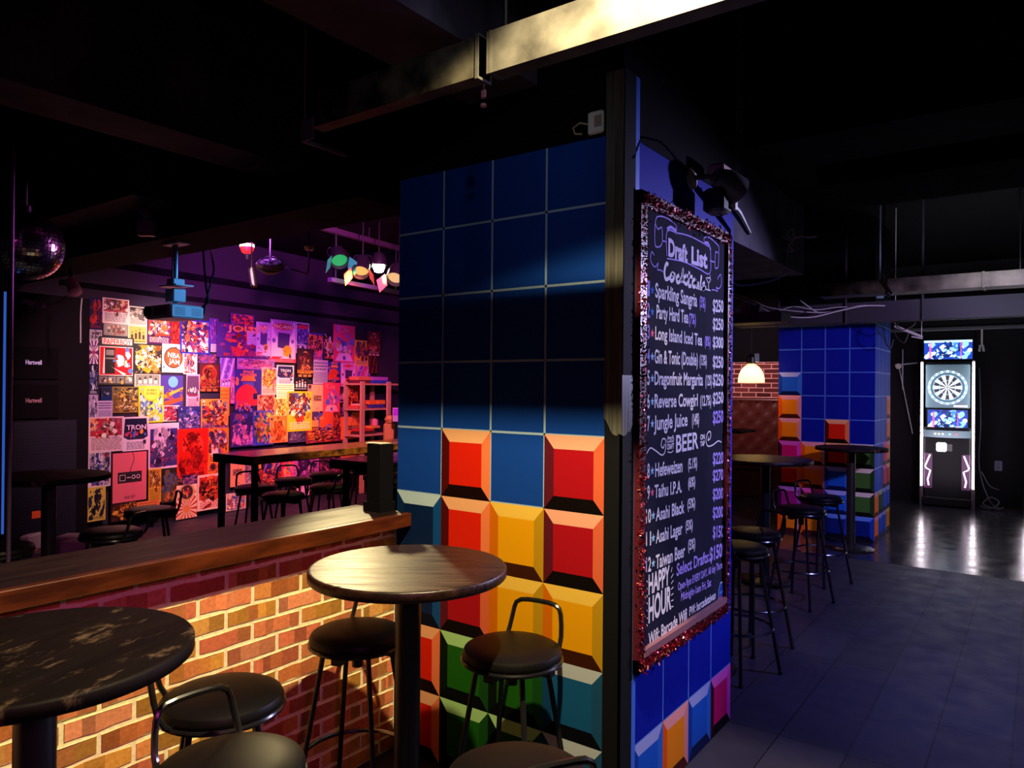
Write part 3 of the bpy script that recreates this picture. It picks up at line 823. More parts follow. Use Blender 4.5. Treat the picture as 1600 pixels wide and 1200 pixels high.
def art(S, style):
    r, n = S.rng, len(S.pal)
    ink = list(range(2, n)) or [1]
    if style in ('busy', 'busyt'):
        S.rect(.06, .05, .94, .95, 1)
        S.crowd(.5, .5, .26, .27, 190, ink, .10)
    elif style == 'sheet':
        S.rect(.05, .46, .95, .95, 1); S.crowd(.5, .7, .25, .14, 110, ink, .09)
        S.lines(.08, .06, .92, .42, 9, ink[-1])
    elif style == 'pic':
        S.rect(.07, .30, .93, .93, 1); S.crowd(.5, .62, .2, .16, 150, ink, .10)
        S.lines(.1, .05, .9, .24, 4, ink[-1])
    elif style == 'dark':
        S.crowd(.5, .6, .22, .2, 60, ink, .08); S.crowd(.5, .3, .25, .1, 40, ink, .06); S.lines(.12, .05, .88, .14, 2, ink[0])
    elif style == 'rays':
        S.rays(.5, .5, 14, 1); S.disc(.5, .5, .2, 2); S.blobs(.5, .55, .12, .14, 18, ink, .05)
    elif style == 'pad':                                  # a game pad on its cord
        P = [(.56+.05*math.sin(k*.7), .98-k*.055) for k in range(8)]
        for a, b_ in zip(P, P[1:]):
            S.poly([(a[0]-.009, a[1]), (a[0]+.009, a[1]), (b_[0]+.009, b_[1]), (b_[0]-.009, b_[1])], 1)
        S.rect(.17, .39, .83, .60, 1); S.rect(.20, .41, .80, .57, 2); S.rect(.21, .42, .79, .56, 1)
        S.rect(.22, .435, .38, .55, 3); S.rect(.235, .445, .365, .54, 1)
        S.rect(.42, .48, .52, .50, 3)
        S.disc(.60, .495, .055, 3); S.disc(.73, .495, .055, 3); S.disc(.60, .495, .035, 1); S.disc(.73, .495, .035, 1)
        S.lines(.35, .08, .65, .14, 3, 1)
    elif style == 'cab':                                  # arcade machine with sheets flying off
        S.rect(.0, .0, 1, 1, 0); S.rect(.03, .20, .97, .80, 1); S.rect(.05, .215, .95, .785, 2)
        S.poly([(.12, .24), (.16, .76), (.2, .76), (.22, .24)], 3)
        S.rect(.18, .24, .46, .77, 4); S.rect(.21, .62, .43, .73, 5); S.rect(.2, .54, .46, .57, 5)
        S.blobs(.68, .5, .12, .14, 20, [3, 6, 7, 3], .07)
        S.poly([(.3, .42), (.42, .36), (.78, .24), (.72, .20)], 3); S.poly([(.52, .62), (.6, .64), (.72, .42), (.6, .40)], 3)
        S.disc(.9, .3, .07, 7)
        for k in range(4):
            S.rect(.03+.24*k, .04, .25+.24*k, .18, 5); S.blobs(.14+.24*k, .11, .05, .03, 6, [3, 6, 4], .035)
    elif style == 'ball':
        S.blobs(.5, .5, .35, .35, 30, [2, 3], .05); S.disc(.52, .52, .44, 1); S.disc(.52, .52, .40, 4)
    elif style == 'planet':
        S.disc(.55, .82, .22, 2); S.poly([(0, .1), (1, .3), (1, .4), (0, .25)], 3); S.poly([(0, .3), (1, .62), (1, .68), (0, .42)], 4)
        S.blobs(.5, .45, .3, .12, 18, [3, 4], .05)
    elif style == 'heart':
        for w_, c_ in ((.05, 2), (.032, 0)):
            pts = [(.38+.2*math.cos(a)*(1 if math.sin(a) > -.2 else .7), .88+.07*math.sin(a)) for a in np.linspace(0, 6.283, 16)]
            for a, b_ in zip(pts, pts[1:]):
                S.poly([(a[0]-w_, a[1]), (a[0]+w_, a[1]), (b_[0]+w_, b_[1]), (b_[0]-w_, b_[1])], c_)
        S.blobs(.5, .45, .22, .16, 30, ink, .10); S.poly([(.1, .04), (.9, .04), (.75, .25), (.25, .25)], 2); S.disc(.5, .12, .07, 3)
        S.disc(.65, .72, .08, 4); S.disc(.82, .6, .07, 4)
    elif style == 'game':                                 # upright cabinet outline with a rounded figure
        S.rect(.04, .03, .96, .97, 1); S.disc(.5, .86, .40, 0); S.poly([(.1, .86), (.5, .80), (.9, .86), (.5, .93)], 3)
        S.poly([(.28, .34), (.72, .30), (.76, .68), (.3, .70)], 4); S.disc(.66, .26, .17, 5); S.blobs(.66, .2, .1, .06, 8, [3, 5, 4], .05)
        S.disc(.14, .5, .07, 6); S.disc(.86, .5, .06, 6); S.poly([(0, .05), (.3, .05), (.5, .12), (.1, .12)], 3)
    elif style == 'invader':
        S.rect(.0, .55, 1, 1, 0); S.poly([(.22, .74), (.78, .74), (.7, .86), (.3, .86)], 2); S.rect(.3, .60, .7, .72, 3)
        for k in range(5): S.rect(.3, .59+.03*k, .7, .60+.03*k, 1)
        S.disc(.45, .34, .42, 4); S.rect(0, 0, 1, .18, 1); S.blobs(.35, .18, .2, .09, 26, [2, 3, 5], .05); S.blobs(.1, .68, .05, .06, 8, [2], .06); S.rect(.68, .32, .9, .46, 1)
    elif style == 'monitor':
        S.poly([(.08, .95), (.92, .95), (.97, .42), (.03, .42)], 1); S.poly([(.03, .42), (.97, .42), (.8, .34), (.2, .34)], 2)
        S.blobs(.5, .52, .18, .05, 18, [3, 4, 5], .06); S.lines(.15, .05, .85, .28, 6, 2); S.rect(.78, .2, .9, .32, 2)
    elif style == 'frieze':
        S.rect(.05, .05, .95, .88, 1); S.crowd(.5, .3, .28, .2, 70, [3, 4], .08); S.crowd(.45, .55, .15, .17, 60, [2, 2, 2, 3], .13); S.crowd(.55, .25, .25, .12, 60, [3, 4], .07)
    elif style == 'rider':
        S.rect(.06, .22, .94, .96, 1); S.disc(.5, .65, .34, 2); S.crowd(.5, .55, .14, .14, 80, [3, 4, 1], .10); S.crowd(.5, .32, .24, .05, 40, [4, 3], .06); S.poly([(.35, .86), (.65, .86), (.5, .92)], 3)
        S.lines(.15, .12, .85, .2, 2, 3)
        for k in range(3): S.rect(.1+.28*k, .03, .3+.28*k, .10, 3)
    elif style == 'stripe':
        for k in range(6): S.poly([(-.2+.25*k, 0), (-.05+.25*k, 0), (.3+.25*k, 1), (.15+.25*k, 1)], ink[k % len(ink)])
        S.blobs(.5, .5, .2, .2, 12, ink, .06)
    elif style == 'fan':                                  # shaped card with a fan of rays
        S.rays(.5, .28, 18, 1, .55); S.disc(.5, .28, .16, 2); S.disc(.5, .78, .38, 3); S.disc(.5, .78, .30, 4); S.blobs(.5, .78, .12, .07, 16, [1, 2, 3], .06)
    elif style == 'lines':
        S.lines(.08, .55, .92, .94, 3, 1); S.lines(.08, .06, .92, .5, 8, 1)
    elif style == 'blocks':
        S.rect(.05, .05, .95, .95, 1)
        for k in range(4):
            S.rect(.15+.2*k, .25, .27+.2*k, .5+.08*(k % 3), 2); S.disc(.21+.2*k, .62+.08*(k % 3), .05, 3)
        S.lines(.1, .08, .9, .18, 1, 2)
    elif style == 'duo':
        S.disc(.3, .6, .2, 1); S.disc(.72, .6, .2, 1); S.disc(.3, .62, .13, 2); S.disc(.72, .62, .13, 2); S.blobs(.5, .25, .3, .1, 24, ink, .06)

ZM = {2: (120, 440, 6.), 3: (360, 440, 5.714), 4: (120, 620, 5.714), 5: (360, 620, 5.714)}
W_, K_ = '#e8dccb', '#17131a'
POSTERS = [  # game sheets have magenta stage light put into their pink and violet inks
 (4, 98, 740, 292, 808, 'lines', [ '#d9b43a', K_], 'narrow yellow strip showing under the red, white and blue sports poster', []),
 (2, 118, 150, 240, 452, 'dark', ['#1c1a4a', '#5a1626', '#a02030', '#c03828'], 'dark blue poster with a red glow at the top left of the poster wall', [('ELDA', .0, .24, .55, .34, '#c02a40')]),
 (2, 240, 160, 490, 395, 'sheet', ['#e9d6cf', '#b04a52', '#8a2030', '#d8a070', '#5a2a34', '#f0e0d8', '#5c4a50'], 'pale sheet with a crimson picture above small print, upper left of the wall', []),
 (2, 250, 395, 482, 508, 'blocks', ['#8a7d74', '#9c8f84', '#6a5a54', '#d8c8b8'], 'grey sheet with slanted faded red lettering below the crimson picture', [('NBA', .30, .52, .72, .86, '#8c3a30', .08), ('JAM', .40, .1, .80, .44, '#8c3a30', .08)]),
 (2, 488, 235, 660, 415, 'sheet', ['#dcd0bd', '#3a3434', '#e8dcc8', '#c8b8a0', '#5a5048', '#6a6058'], 'cream flyer with dark tile pieces left of the projector', []),
 (2, 480, 412, 657, 582, 'blocks', ['#d8cdb4', '#d8b05a', '#4a3a30', '#c07a3a'], 'cream flyer with a mustard band and tiny boxes under the tile flyer', []),
 (2, 875, 340, 972, 585, 'busy', ['#c01c18', '#d4281c', '#8a1014', '#e84a2c'], 'narrow red poster under the projector', []),
 (2, 658, 320, 882, 585, 'pic', ['#5a2050', '#c0401c', '#f0b080', '#e06a2c', '#6a2a6a', '#e8c8c0'], 'orange triangle poster on violet under the projector', []),
 (2, 1240, 345, 1325, 585, 'dark', ['#5a2a8a', '#9a3aa8', '#7a2a9a', '#b050b0'], 'narrow violet poster right of the blue-bordered poster', []),
 (2, 1125, 672, 1318, 770, 'busy', ['#241a3a', '#2c2044', '#b04060', '#5a3a8a'], 'low dark panel under the blue-bordered poster', []),
 (2, 1255, 585, 1312, 660, 'lines', ['#c8b0c0', '#5a4060'], 'tiny pale tag right of the blue-bordered poster', []),
 (2, 118, 452, 236, 556, 'frieze', ['#c8c0c8', '#a8a0b0', '#4a4454', '#e0d8e0', '#6a6474'], 'grey portrait card at the left edge under the dark blue poster', []),
 (2, 116, 555, 202, 772, 'rays', ['#eadde6', '#6a2a78', '#b02a48', '#8a3a90', '#e0a0c0'], 'white poster with violet rays at the left wall edge', []),
 (2, 114, 775, 198, 1065, 'dark', ['#141a38', '#28305a', '#d8dce8', '#4a5aa0'], 'navy poster with white strokes left of the red cabinet poster', []),
 (2, 330, 985, 585, 1230, 'busy', ['#8a7038', '#6a5a3c', '#c89a3a', '#3a3430', '#d8c088', '#8a5a2a'], 'brownish busy poster below the red cabinet poster', []),
 (2, 200, 520, 535, 972, 'cab', ['#3a3634', '#e8dcd0', '#d81c20', '#f0e8e0', '#2a2626', '#8a8078', '#e8b030', '#5a78b8'], 'large red poster of a dark arcade cabinet with papers flying off it', [('PAPERBOY', .14, .84, .92, .96, '#e8483c', .0)]),
 (2, 535, 585, 805, 870, 'busy', ['#2e2c2e', '#343234', '#e8883a', '#f0ead8', '#e8a018', '#f4e8c8', '#f0c858', '#3a3636'], 'dark poster full of orange and white balls in the bright white light', []),
 (2, 800, 585, 1002, 852, 'ball', ['#f4efe4', '#2a2018', '#c8d0c0', '#303030', '#c85a2a'], 'white poster with one big orange ball in the bright light', [('NBA', .26, .54, .82, .72, '#f4e8dc', -.05), ('JAM', .30, .32, .80, .50, '#f4e8dc', -.05)]),
 (2, 540, 868, 785, 985, 'blocks', ['#cfc6b6', '#8a8478', '#efe8d8', '#4a4640'], 'grey sheet with small white picture strips above the yellow poster', []),
 (2, 1000, 665, 1128, 868, 'busy', ['#f0dce0', '#e0b0b8', '#c03048', '#6a2a60', '#f8e8e0', '#e87a50'], 'pink and white busy card right of the orange ball poster', []),
 (2, 968, 360, 1248, 678, 'busy', ['#2a2a9a', '#e8c8c0', '#b02a50', '#e06a3c', '#5a2a70', '#f0d8c8', '#c84a30', '#3a2458'], 'blue-bordered poster packed with red and white figures under the projector', []),
 (2, 1340, 715, 1482, 915, 'stripe', ['#8a5ac0', '#b070c8', '#6a3aa0', '#d090d0'], 'lilac striped poster left of the invader poster', []),
 (2, 1345, 912, 1478, 992, 'blocks', ['#c890c8', '#a060b0', '#f0c8e0', '#5a2a70'], 'small lilac panel with tiny pictures under the lilac striped poster', []),
 (2, 1345, 990, 1430, 1260, 'lines', ['#e8902a', '#b05a1c'], 'narrow orange strip left of the invader poster', []),
 (2, 1140, 765, 1345, 1035, 'rider', ['#3a1420', '#5a1a24', '#b03020', '#d8642c', '#8a2018'], 'dark red poster with a glowing orange figure, right of the white light patch', []),
 (2, 1025, 868, 1152, 1185, 'monitor', ['#e8a0b8', '#5a3a5a', '#7a2a48', '#d8d8a0', '#a04a6a', '#c8b0d0'], 'pink poster of an arcade screen left of the dark red poster', []),
 (2, 785, 880, 995, 1215, 'planet', ['#4a3a90', '#5a48a0', '#6aa8d8', '#d8502c', '#e8a83c'], 'violet poster with a blue planet and slanted orange lettering', []),
 (2, 228, 988, 328, 1118, 'monitor', ['#1c3a80', '#2a2a38', '#1a1a24', '#d8dce8', '#5a78b8', '#8898c8'], 'small blue sheet with a dark phone-like box under the red cabinet poster', []),
 (2, 108, 1060, 198, 1390, 'dark', ['#b8a8d0', '#8a80b0', '#4a4468', '#6a6490', '#d8d0e8'], 'lavender portrait poster at the left wall edge', []),
 (4, 183, 35, 318, 205, 'lines', ['#c8b8d8', '#4a2a80'], 'lavender sheet with violet text lines', []),
 (4, 770, 78, 915, 218, 'busy', ['#efe0e0', '#e8d0d0', '#c02a38', '#5a3a80', '#e84a4a'], 'white and red striped card under the violet planet poster', []),
 (2, 578, 980, 812, 1322, 'busyt', ['#f2d410', '#f4d818', '#7a9ad0', '#e8e4d0', '#4a6ab0', '#b8d0c8', '#f4e040'], 'bright yellow poster with a red title cloud', [('BUBBLE', .32, .86, .72, .92, '#d8202a'), ('BOBBLE', .30, .77, .72, .83, '#d8202a')]),
 (3, 0, 292, 212, 412, 'busy', ['#5a2a80', '#6a3088', '#c03048', '#3a2060', '#d84a3a'], 'violet strip with a red streak along the wall top beside the projector', []),
 (2, 1310, 402, 1825, 718, 'dark', ['#4a2478', '#3a1c60', '#c02a40', '#d83a34', '#8a2a70', '#f06a4a'], 'large violet poster with a red arena, top middle of the wall', [('JOUST', .18, .78, .92, .95, '#f08a60')]),
 (3, 150, 440, 232, 565, 'lines', ['#c8a0d8', '#9a70b0'], 'pale crumpled note on the corner of the violet arena poster', []),
 (3, 228, 362, 362, 665, 'game', ['#b088d0', '#d0a8e0', '#a080c8', '#d0486a', '#5a3a80', '#e0803a', '#7a50a8'], 'pale violet-lit game poster partly behind its larger pink copy', [('PAC-MAN', .12, .82, .88, .90, '#e8c0d0')]),
 (3, 355, 345, 585, 715, 'game', ['#c078c8', '#e0b0e0', '#b890d8', '#c82848', '#4a2a70', '#e8902a', '#7a48b0'], 'large pink game poster with a red oval sign in magenta light at the wall top', [('PAC-MAN', .14, .80, .86, .89, '#f0d0c8')]),
 (3, 340, 688, 585, 722, 'lines', ['#c83050', '#e08aa0'], 'red strip along the foot of the large pink game poster', []),
 (3, 585, 368, 702, 605, 'busy', ['#d8c0e0', '#3a3a90', '#6a50b8', '#8a60c0', '#2a2a68', '#5a3a9a'], 'blue and violet art poster right of the large pink game poster', []),
 (3, 582, 560, 690, 640, 'blocks', ['#c8a8d0', '#b080b8', '#5a3a68', '#e8c0d8'], 'small pale card with four pictures under the blue and violet art poster', []),
 (3, 682, 460, 832, 712, 'pic', ['#3a3a98', '#c05a34', '#3a2430', '#e08a50', '#2a1c28', '#8a4a50', '#d84a80'], 'poster of a dark arched figure over a blue foot band', []),
 (3, 828, 458, 922, 702, 'dark', ['#1c1830', '#c03a3a', '#e8603a', '#d8a0a0', '#c8c8d8'], 'black poster with a red helmet shape left of the hot pink poster', []),
 (3, 918, 390, 1112, 722, 'heart', ['#e03a78', '#d02a60', '#e8a8e8', '#5a48b8', '#8a60d0', '#d0c070', '#c860c8', '#4a6ad0'], 'tall hot pink poster with a pale outline shape at the wall top', []),
 (3, 1108, 525, 1232, 755, 'pic', ['#eda43a', '#e89a30', '#5a2a48', '#8a4a68', '#4a2038', '#c05a3a', '#6a4a90'], 'yellow poster with a dark violet drawing, upper right of the wall', []),
 (3, 1222, 440, 1342, 668, 'rider', ['#4a1c2a', '#6a2030', '#8a3038', '#e0a8a0', '#b82c30'], 'dark red poster with a pale figure, last on the upper right', []),
 (3, 58, 690, 392, 785, 'busy', ['#9a60c0', '#a868c8', '#d04a80', '#7a48a8', '#e070a0'], 'wide violet and pink strip under the violet arena poster', []),
 (3, 275, 768, 418, 1010, 'pic', ['#e8b8c0', '#e08a80', '#c8405a', '#f0b040', '#8a2a4a', '#f0d060', '#d86a3a'], 'pink poster with orange and yellow figures right of the invader poster', []),
 (3, 0, 850, 42, 1090, 'dark', ['#d05a98', '#e070a8', '#f0a0c0', '#8a3a80'], 'slim pink poster at the left side of the invader poster', []),
 (3, 36, 785, 278, 1178, 'invader', ['#3a2a88', '#241a50', '#f0743a', '#6a5ab8', '#d82c3c', '#c05080'], 'tall indigo poster with an orange cone title and a red planet', [('SPACE', .30, .92, .70, .98, '#f07a3a'), ('INVADERS', .20, .85, .80, .91, '#f0743a')]),
 (3, 414, 748, 566, 918, 'monitor', ['#d8d0f0', '#2a2458', '#3a3070', '#6a80e0', '#e06a50', '#d8a040'], 'pale poster of an arcade screen right of the pink figure poster', [('TRON', .2, .66, .8, .80, '#e0d0f0')]),
 (3, 738, 700, 872, 915, 'lines', ['#b8a0c8', '#5a4078'], 'lavender sheet with a dark car shape and text lines', []),
 (3, 592, 598, 742, 858, 'rider', ['#241420', '#3a1a2c', '#5a2038', '#c8804a', '#8a2c40'], 'black poster with an orange title at its foot, mid wall', [('DUKE NUKEM', .04, .16, .96, .26, '#f09030')]),
 (3, 565, 856, 692, 972, 'blocks', ['#241c2c', '#1c1624', '#e8dce8', '#e8a0b0'], 'black poster with pale bars over the bright amber patch', []),
 (3, 690, 918, 834, 1058, 'sheet', ['#d88aa8', '#c07098', '#5a2a4a', '#e8b0c0', '#4a2440'], 'pink sheet with dark pictures right of the black bars poster', []),
 (3, 868, 715, 988, 918, 'invader', ['#3a3a98', '#241a50', '#f08a3a', '#5a5ab8', '#d8402c', '#c05a50'], 'smaller blue poster with an orange cone title, mid right of the wall', [('SPACE', .25, .90, .75, .98, '#f08a3a')]),
 (3, 985, 725, 1120, 935, 'game', ['#d080c0', '#e8b0d8', '#c898d8', '#d0304a', '#4a2a60', '#f0902a', '#7a48a0'], 'small pink-lit game poster below the hot pink one', []),
 (3, 1112, 752, 1248, 875, 'stripe', ['#d060a8', '#4a3aa8', '#e080b0', '#6a50c0', '#c03a70'], 'pink and blue diagonal poster above the wooden shelf', []),
 (3, 1235, 665, 1310, 820, 'stripe', ['#2a1420', '#c8402c', '#8a2a24', '#3a1a20'], 'dark red torn strip right of the yellow drawing poster', []),
 (3, 1028, 868, 1142, 1105, 'busy', ['#c8402c', '#d84a2c', '#8a2020', '#e87038', '#5a1a2a', '#e89048'], 'red busy poster left of the wooden shelf', []),
 (3, 972, 938, 1030, 1092, 'blocks', ['#2a1c30', '#241828', '#d8a0a8', '#b87888'], 'slim dark poster with pale lettering left of the red busy poster', []),
 (3, 412, 912, 568, 1045, 'lines', ['#fff4d8', '#d8a878'], 'white sheet glaring in the amber light', []),
 (3, 390, 1035, 515, 1340, 'busy', ['#f4e4a0', '#f0d878', '#8a6a3a', '#e8a828', '#fff0c0', '#c8802a'], 'cream and yellow poster left of the bright yellow poster in the amber light', []),
 (3, 240, 1010, 398, 1190, 'busy', ['#e08078', '#d86a60', '#a83a38', '#f0a080', '#8a2c40'], 'salmon red busy poster beside the amber light patch', []),
 (5, 0, 140, 210, 445, 'frieze', ['#33246a', '#2c2060', '#4a3a88', '#e070b0', '#8a50b0'], 'indigo poster with pink bone shapes above the long table end', []),
 (5, 200, 122, 388, 432, 'busy', ['#3848b8', '#2f46b8', '#d8502c', '#5a78d8', '#2a3490', '#d88048', '#9aa850'], 'bright blue busy poster right of the indigo bone poster', []),
 (5, 512, 300, 682, 408, 'dark', ['#3a2a58', '#4a3468', '#6a4a80', '#241a3c', '#8a6a90'], 'low dark violet poster under the bright yellow poster', []),
 (5, 350, 165, 512, 408, 'rider', ['#f09a5a', '#e87838', '#f0a050', '#c85028', '#d8642c'], 'orange poster of a rider beside the bright yellow poster', []),
 (5, 722, 125, 795, 268, 'monitor', ['#e89a60', '#4a2a68', '#d87a48', '#8a4a80', '#d06a5a', '#e8b088'], 'little orange card with a dark picture right of the bright yellow poster', []),
 (5, 676, 268, 995, 405, 'busy', ['#8a2430', '#7a2030', '#d8502c', '#5a1c38', '#e8803a', '#a83a60'], 'low wide red and violet poster behind the long table', []),
 (5, 788, 138, 988, 295, 'invader', ['#4a48a8', '#2a2060', '#f0843a', '#6a60b8', '#e0502c', '#c05a40'], 'short blue poster with an orange cone title above the long table', []),
 (5, 920, 138, 992, 345, 'busy', ['#5a1a2a', '#6a1c28', '#d8442c', '#e8703a', '#3a1428'], 'slim dark red poster next to the orange cord poster', []),
 (5, 722, -105, 832, 130, 'pad', ['#f0a080', '#5a2a2c', '#d88a70', '#e8b098'], 'salmon poster of a cord above the long table, beside the yellow poster', []),
 (5, 826, -125, 978, 140, 'heart', ['#e8405a', '#d83050', '#f0a0b0', '#6a48a8', '#9a60c0', '#e0a050', '#d06098', '#5a5ac0'], 'small hot pink poster with a pale outline, above the long table', []),
 (5, 980, 85, 1092, 182, 'busy', ['#4a2a40', '#3a2034', '#c890a0', '#7a4a60', '#2a1828'], 'small dark picture card right of the small hot pink poster', []),
 (5, 1085, 75, 1155, 178, 'monitor', ['#e8a030', '#3a2420', '#c87a20', '#5a3420', '#8a5a28', '#e8b850'], 'tiny mustard card beside the shelf upright', []),
 (5, 985, 178, 1165, 375, 'pad', ['#f28a3c', '#5a2418', '#e07a38', '#f0b080'], 'orange poster of a game pad on a cord beside the wooden shelf', []),
 (3, 508, 980, 728, 1335, 'pic', ['#f5c02a', '#f3bd28', '#c8342c', '#f0e0d0', '#4a4a88', '#e88a2c', '#5a2a40', '#f4e8d0'], 'bright yellow poster crowded with red and white figures in the amber light', []),
 (5, 0, 545, 125, 800, 'pad', ['#f0a070', '#5a2a24', '#e08a60', '#f0b890'], 'salmon game pad poster below the long table end', []),
 (5, 125, 548, 205, 775, 'busy', ['#d8b0a8', '#d0a098', '#c05a58', '#e8c8b8', '#6a3a58', '#8a7ab0'], 'pale busy poster right of the salmon game pad poster under the table', []),
 (5, 200, 545, 275, 645, 'dark', ['#e8a83a', '#e09a30', '#5a3a28', '#c07828'], 'small yellow sheet seen under the long table', []),
 (5, 200, 640, 462, 805, 'busy', ['#3a1428', '#4a1a2c', '#c83a3c', '#8a2848', '#e0704a', '#5a1c48'], 'dark crimson poster behind the stools under the long table', []),
 (5, 298, 535, 468, 675, 'stripe', ['#3a3288', '#5a48a8', '#c06a9a', '#2a2468', '#d87a6a'], 'indigo diagonal poster under the long table', []),
 (5, 455, 515, 562, 745, 'heart', ['#e8344a', '#d82838', '#f08a8a', '#c82a5a', '#f0a040', '#e8c860', '#d85a6a', '#5aa0b0'], 'red poster with a pale top band under the long table', []),
 (5, 590, 735, 705, 885, 'stripe', ['#e8a8d0', '#c8a8d8', '#f0c0d8', '#a078b8'], 'pale lilac sheet hanging lowest behind the stools', []),
 (5, 552, 512, 795, 760, 'frieze', ['#e060b0', '#c858b8', '#3a2458', '#8a3a90', '#d878c0'], 'magenta framed poster with a dark figure under the long table', []),
 (5, 788, 500, 985, 705, 'busy', ['#4a2040', '#5a2448', '#a83a60', '#3a1a3c', '#c85a70', '#7a3a78'], 'dark plum busy poster under the right part of the long table', []),
 (5, 985, 470, 1192, 535, 'blocks', ['#f08a40', '#e87a34', '#5a2a1c', '#c05a28'], 'orange strip poster just under the long table at the right', []),
 (5, 1130, 780, 1195, 865, 'lines', ['#f0803a', '#c8582a'], 'small orange sheet near the floor by the black box', []),
 (5, -40, 855, 138, 1015, 'busy', ['#e8c8a8', '#e0b890', '#c85a58', '#8a6ab0', '#f0d8b8', '#5a6ab0'], 'cream busy poster touching the floor under the long table end', []),
 (4, 103, 178, 418, 492, 'sheet', ['#e8c8d0', '#a83048', '#c02a40', '#f0e0d8', '#e8a070', '#6a2a40', '#8a6a78'], 'pink sheet with a crimson figure and a white card, left mid wall', []),
 (4, 1168, 278, 1355, 585, 'pic', ['#ee9026', '#ec8c22', '#4a2a58', '#d8542c', '#e8d0b8', '#5a4a90', '#8a3428'], 'orange poster with a dark crowd drawing left of the long table end', []),
 (4, 1105, 20, 1352, 282, 'busyt', ['#f0983c', '#ec9236', '#c03828', '#f0e0d0', '#3a2a58', '#f0b050', '#8a2c38'], 'orange poster with a busy red and white scene over blue lettering', [('Super', .05, .10, .50, .24, '#3a3088'), ('Mario World', .05, .0, .98, .10, '#3a3088')]),
 (4, 900, 85, 1108, 288, 'frieze', ['#2e2a70', '#26246a', '#4a4898', '#c8a0d0', '#6a5ab0'], 'indigo poster with pale bone shapes above the large red poster', []),
 (4, 410, 178, 640, 485, 'monitor', ['#eadcea', '#1c1c3c', '#2c2c50', '#4a70d0', '#e89a3a', '#c83a50'], 'white poster of a dark arcade screen at left mid wall', [('TRON', .14, .63, .90, .77, '#e8d8f0')]),
 (4, 745, 635, 950, 940, 'frieze', ['#2a2420', '#241f1c', '#4a5a80', '#6a5a3c', '#c06a3a'], 'dark rocky poster with a blue figure below the purple-bordered poster', []),
 (4, 640, 235, 910, 640, 'frieze', ['#e8d8ee', '#3a3488', '#d8c0e8', '#4a3a70', '#8a3a70'], 'tall white-edged violet poster with a pale ragged shape', [('CENTIPEDE', .26, .895, .76, .945, '#e8d8f0')]),
 (4, 895, 283, 1175, 718, 'rider', ['#e0281a', '#d8200f', '#f0442c', '#8a1010', '#b81c14'], 'large red poster of a rider with a hat', []),
 (4, 1168, 578, 1325, 695, 'duo', ['#f0842c', '#a83428', '#3a2030', '#d85a2c', '#8a4030'], 'orange card with two round faces under the crowd drawing', []),
 (4, 100, 488, 302, 805, 'busy', ['#d8c8d8', '#a8303c', '#e8e0e8', '#4a5aa8', '#3a2a50', '#c8b8d0', '#2a3a80'], 'red, white and blue sports poster left of the pink game pad poster', []),
 (4, 640, 640, 752, 945, 'sheet', ['#e8b830', '#a86a28', '#e8a830', '#6a3a20', '#f0d070', '#8a4a28'], 'yellow busy flyer right of the pink game pad poster', []),
 (4, 940, 695, 1078, 800, 'busy', ['#3a2458', '#4a2a68', '#8a4a90', '#241838', '#c07aa0'], 'small dark violet card above the cream ray card', []),
 (4, 93, 805, 257, 1108, 'dark', ['#d0b84a', '#1c2038', '#2a2c40', '#242838', '#1c2038'], 'yellow poster with a big black shape at the lower left wall corner', []),
 (4, 303, 915, 538, 1105, 'busy', ['#2a1a18', '#3a2018', '#c87a2c', '#8a3a24', '#e8a840', '#5a2a20'], 'dark brown busy poster under the pink game pad poster', []),
 (4, 533, 928, 738, 1085, 'lines', ['#ee8a44', '#a8502c'], 'plain orange sheet low on the wall', []),
 (4, 888, 785, 1072, 1085, 'fan', ['#efd8b0', '#c8402c', '#e08a48', '#d8a860', '#4a2a38'], 'cream card with red rays touching the floor', []),
 (4, 1076, 690, 1315, 1005, 'pic', ['#f0d0b8', '#c82c1c', '#5a1418', '#e8582c', '#3a1018', '#e87a3c', '#d03a24'], 'white-edged red poster of two fighters left of the table leg', []),
 (4, 308, 485, 632, 945, 'pad', ['#ee6c7c', '#2a1c22', '#4a3a40', '#d8c0c0'], 'large pink poster of a black game pad in a dark frame', []),
]
PWALL_N = len(POSTERS)
for i, (z, x0, y0, x1, y1, style, pal, label, texts) in enumerate(POSTERS):
    ox, oy, k = ZM[z]
    off = .0135 + i*.0010
    um, vm = ox+(x0+x1)/2/k, oy+(y0+y1)/2/k
    s0, _ = atwall(ox+x0/k, vm, off); s1, _ = atwall(ox+x1/k, vm, off)
    _, zl = atwall(um, oy+y1/k, off); _, zh = atwall(um, oy+y0/k, off)
    zl = max(zl, .012)
    w, h = s1-s0, zh-zl
    o = onwall(s0, zl, off)
    S = Sheet(w, h, lambda x, y, d: (x, -d, y), pal, random.Random(100+i))
    art(S, style)
    if label.startswith('large pink poster of a black'):
        for a in ((0, 0, 1, .025), (0, .975, 1, 1), (0, 0, .035, 1), (.965, 0, 1, 1)): S.rect(*a, K_)
    if style == 'cab': S.rect(.1, .83, .94, .97, '#f0e4da'); S.rect(.1, .83, .94, .845, '#3a3634')
    if label.startswith('bright yellow poster with a red'): S.disc(.5, .84, .34, '#f4c020'); S.disc(.5, .85, .30, '#f8e450')
    if 'large pink game' in label: S.poly([(.06, .845), (.2, .905), (.5, .925), (.8, .905), (.94, .845), (.8, .785), (.5, .765), (.2, .785)], '#c82848')
    if 'partly behind its larger' in label: S.poly([(.06, .86), (.3, .915), (.7, .915), (.94, .86), (.7, .805), (.3, .805)], '#c03a60')
    for t in texts: S.text(t[0], *t[1:5], t[5], *(t[6:7]))
    p = S.mb.build('wall_poster', M['paper'])
    p.location = o
    p.rotation_euler = (0, 0, math.atan2(WT.y, WT.x))
    tag(p, label, 'poster', 'posters pasted on the wall')

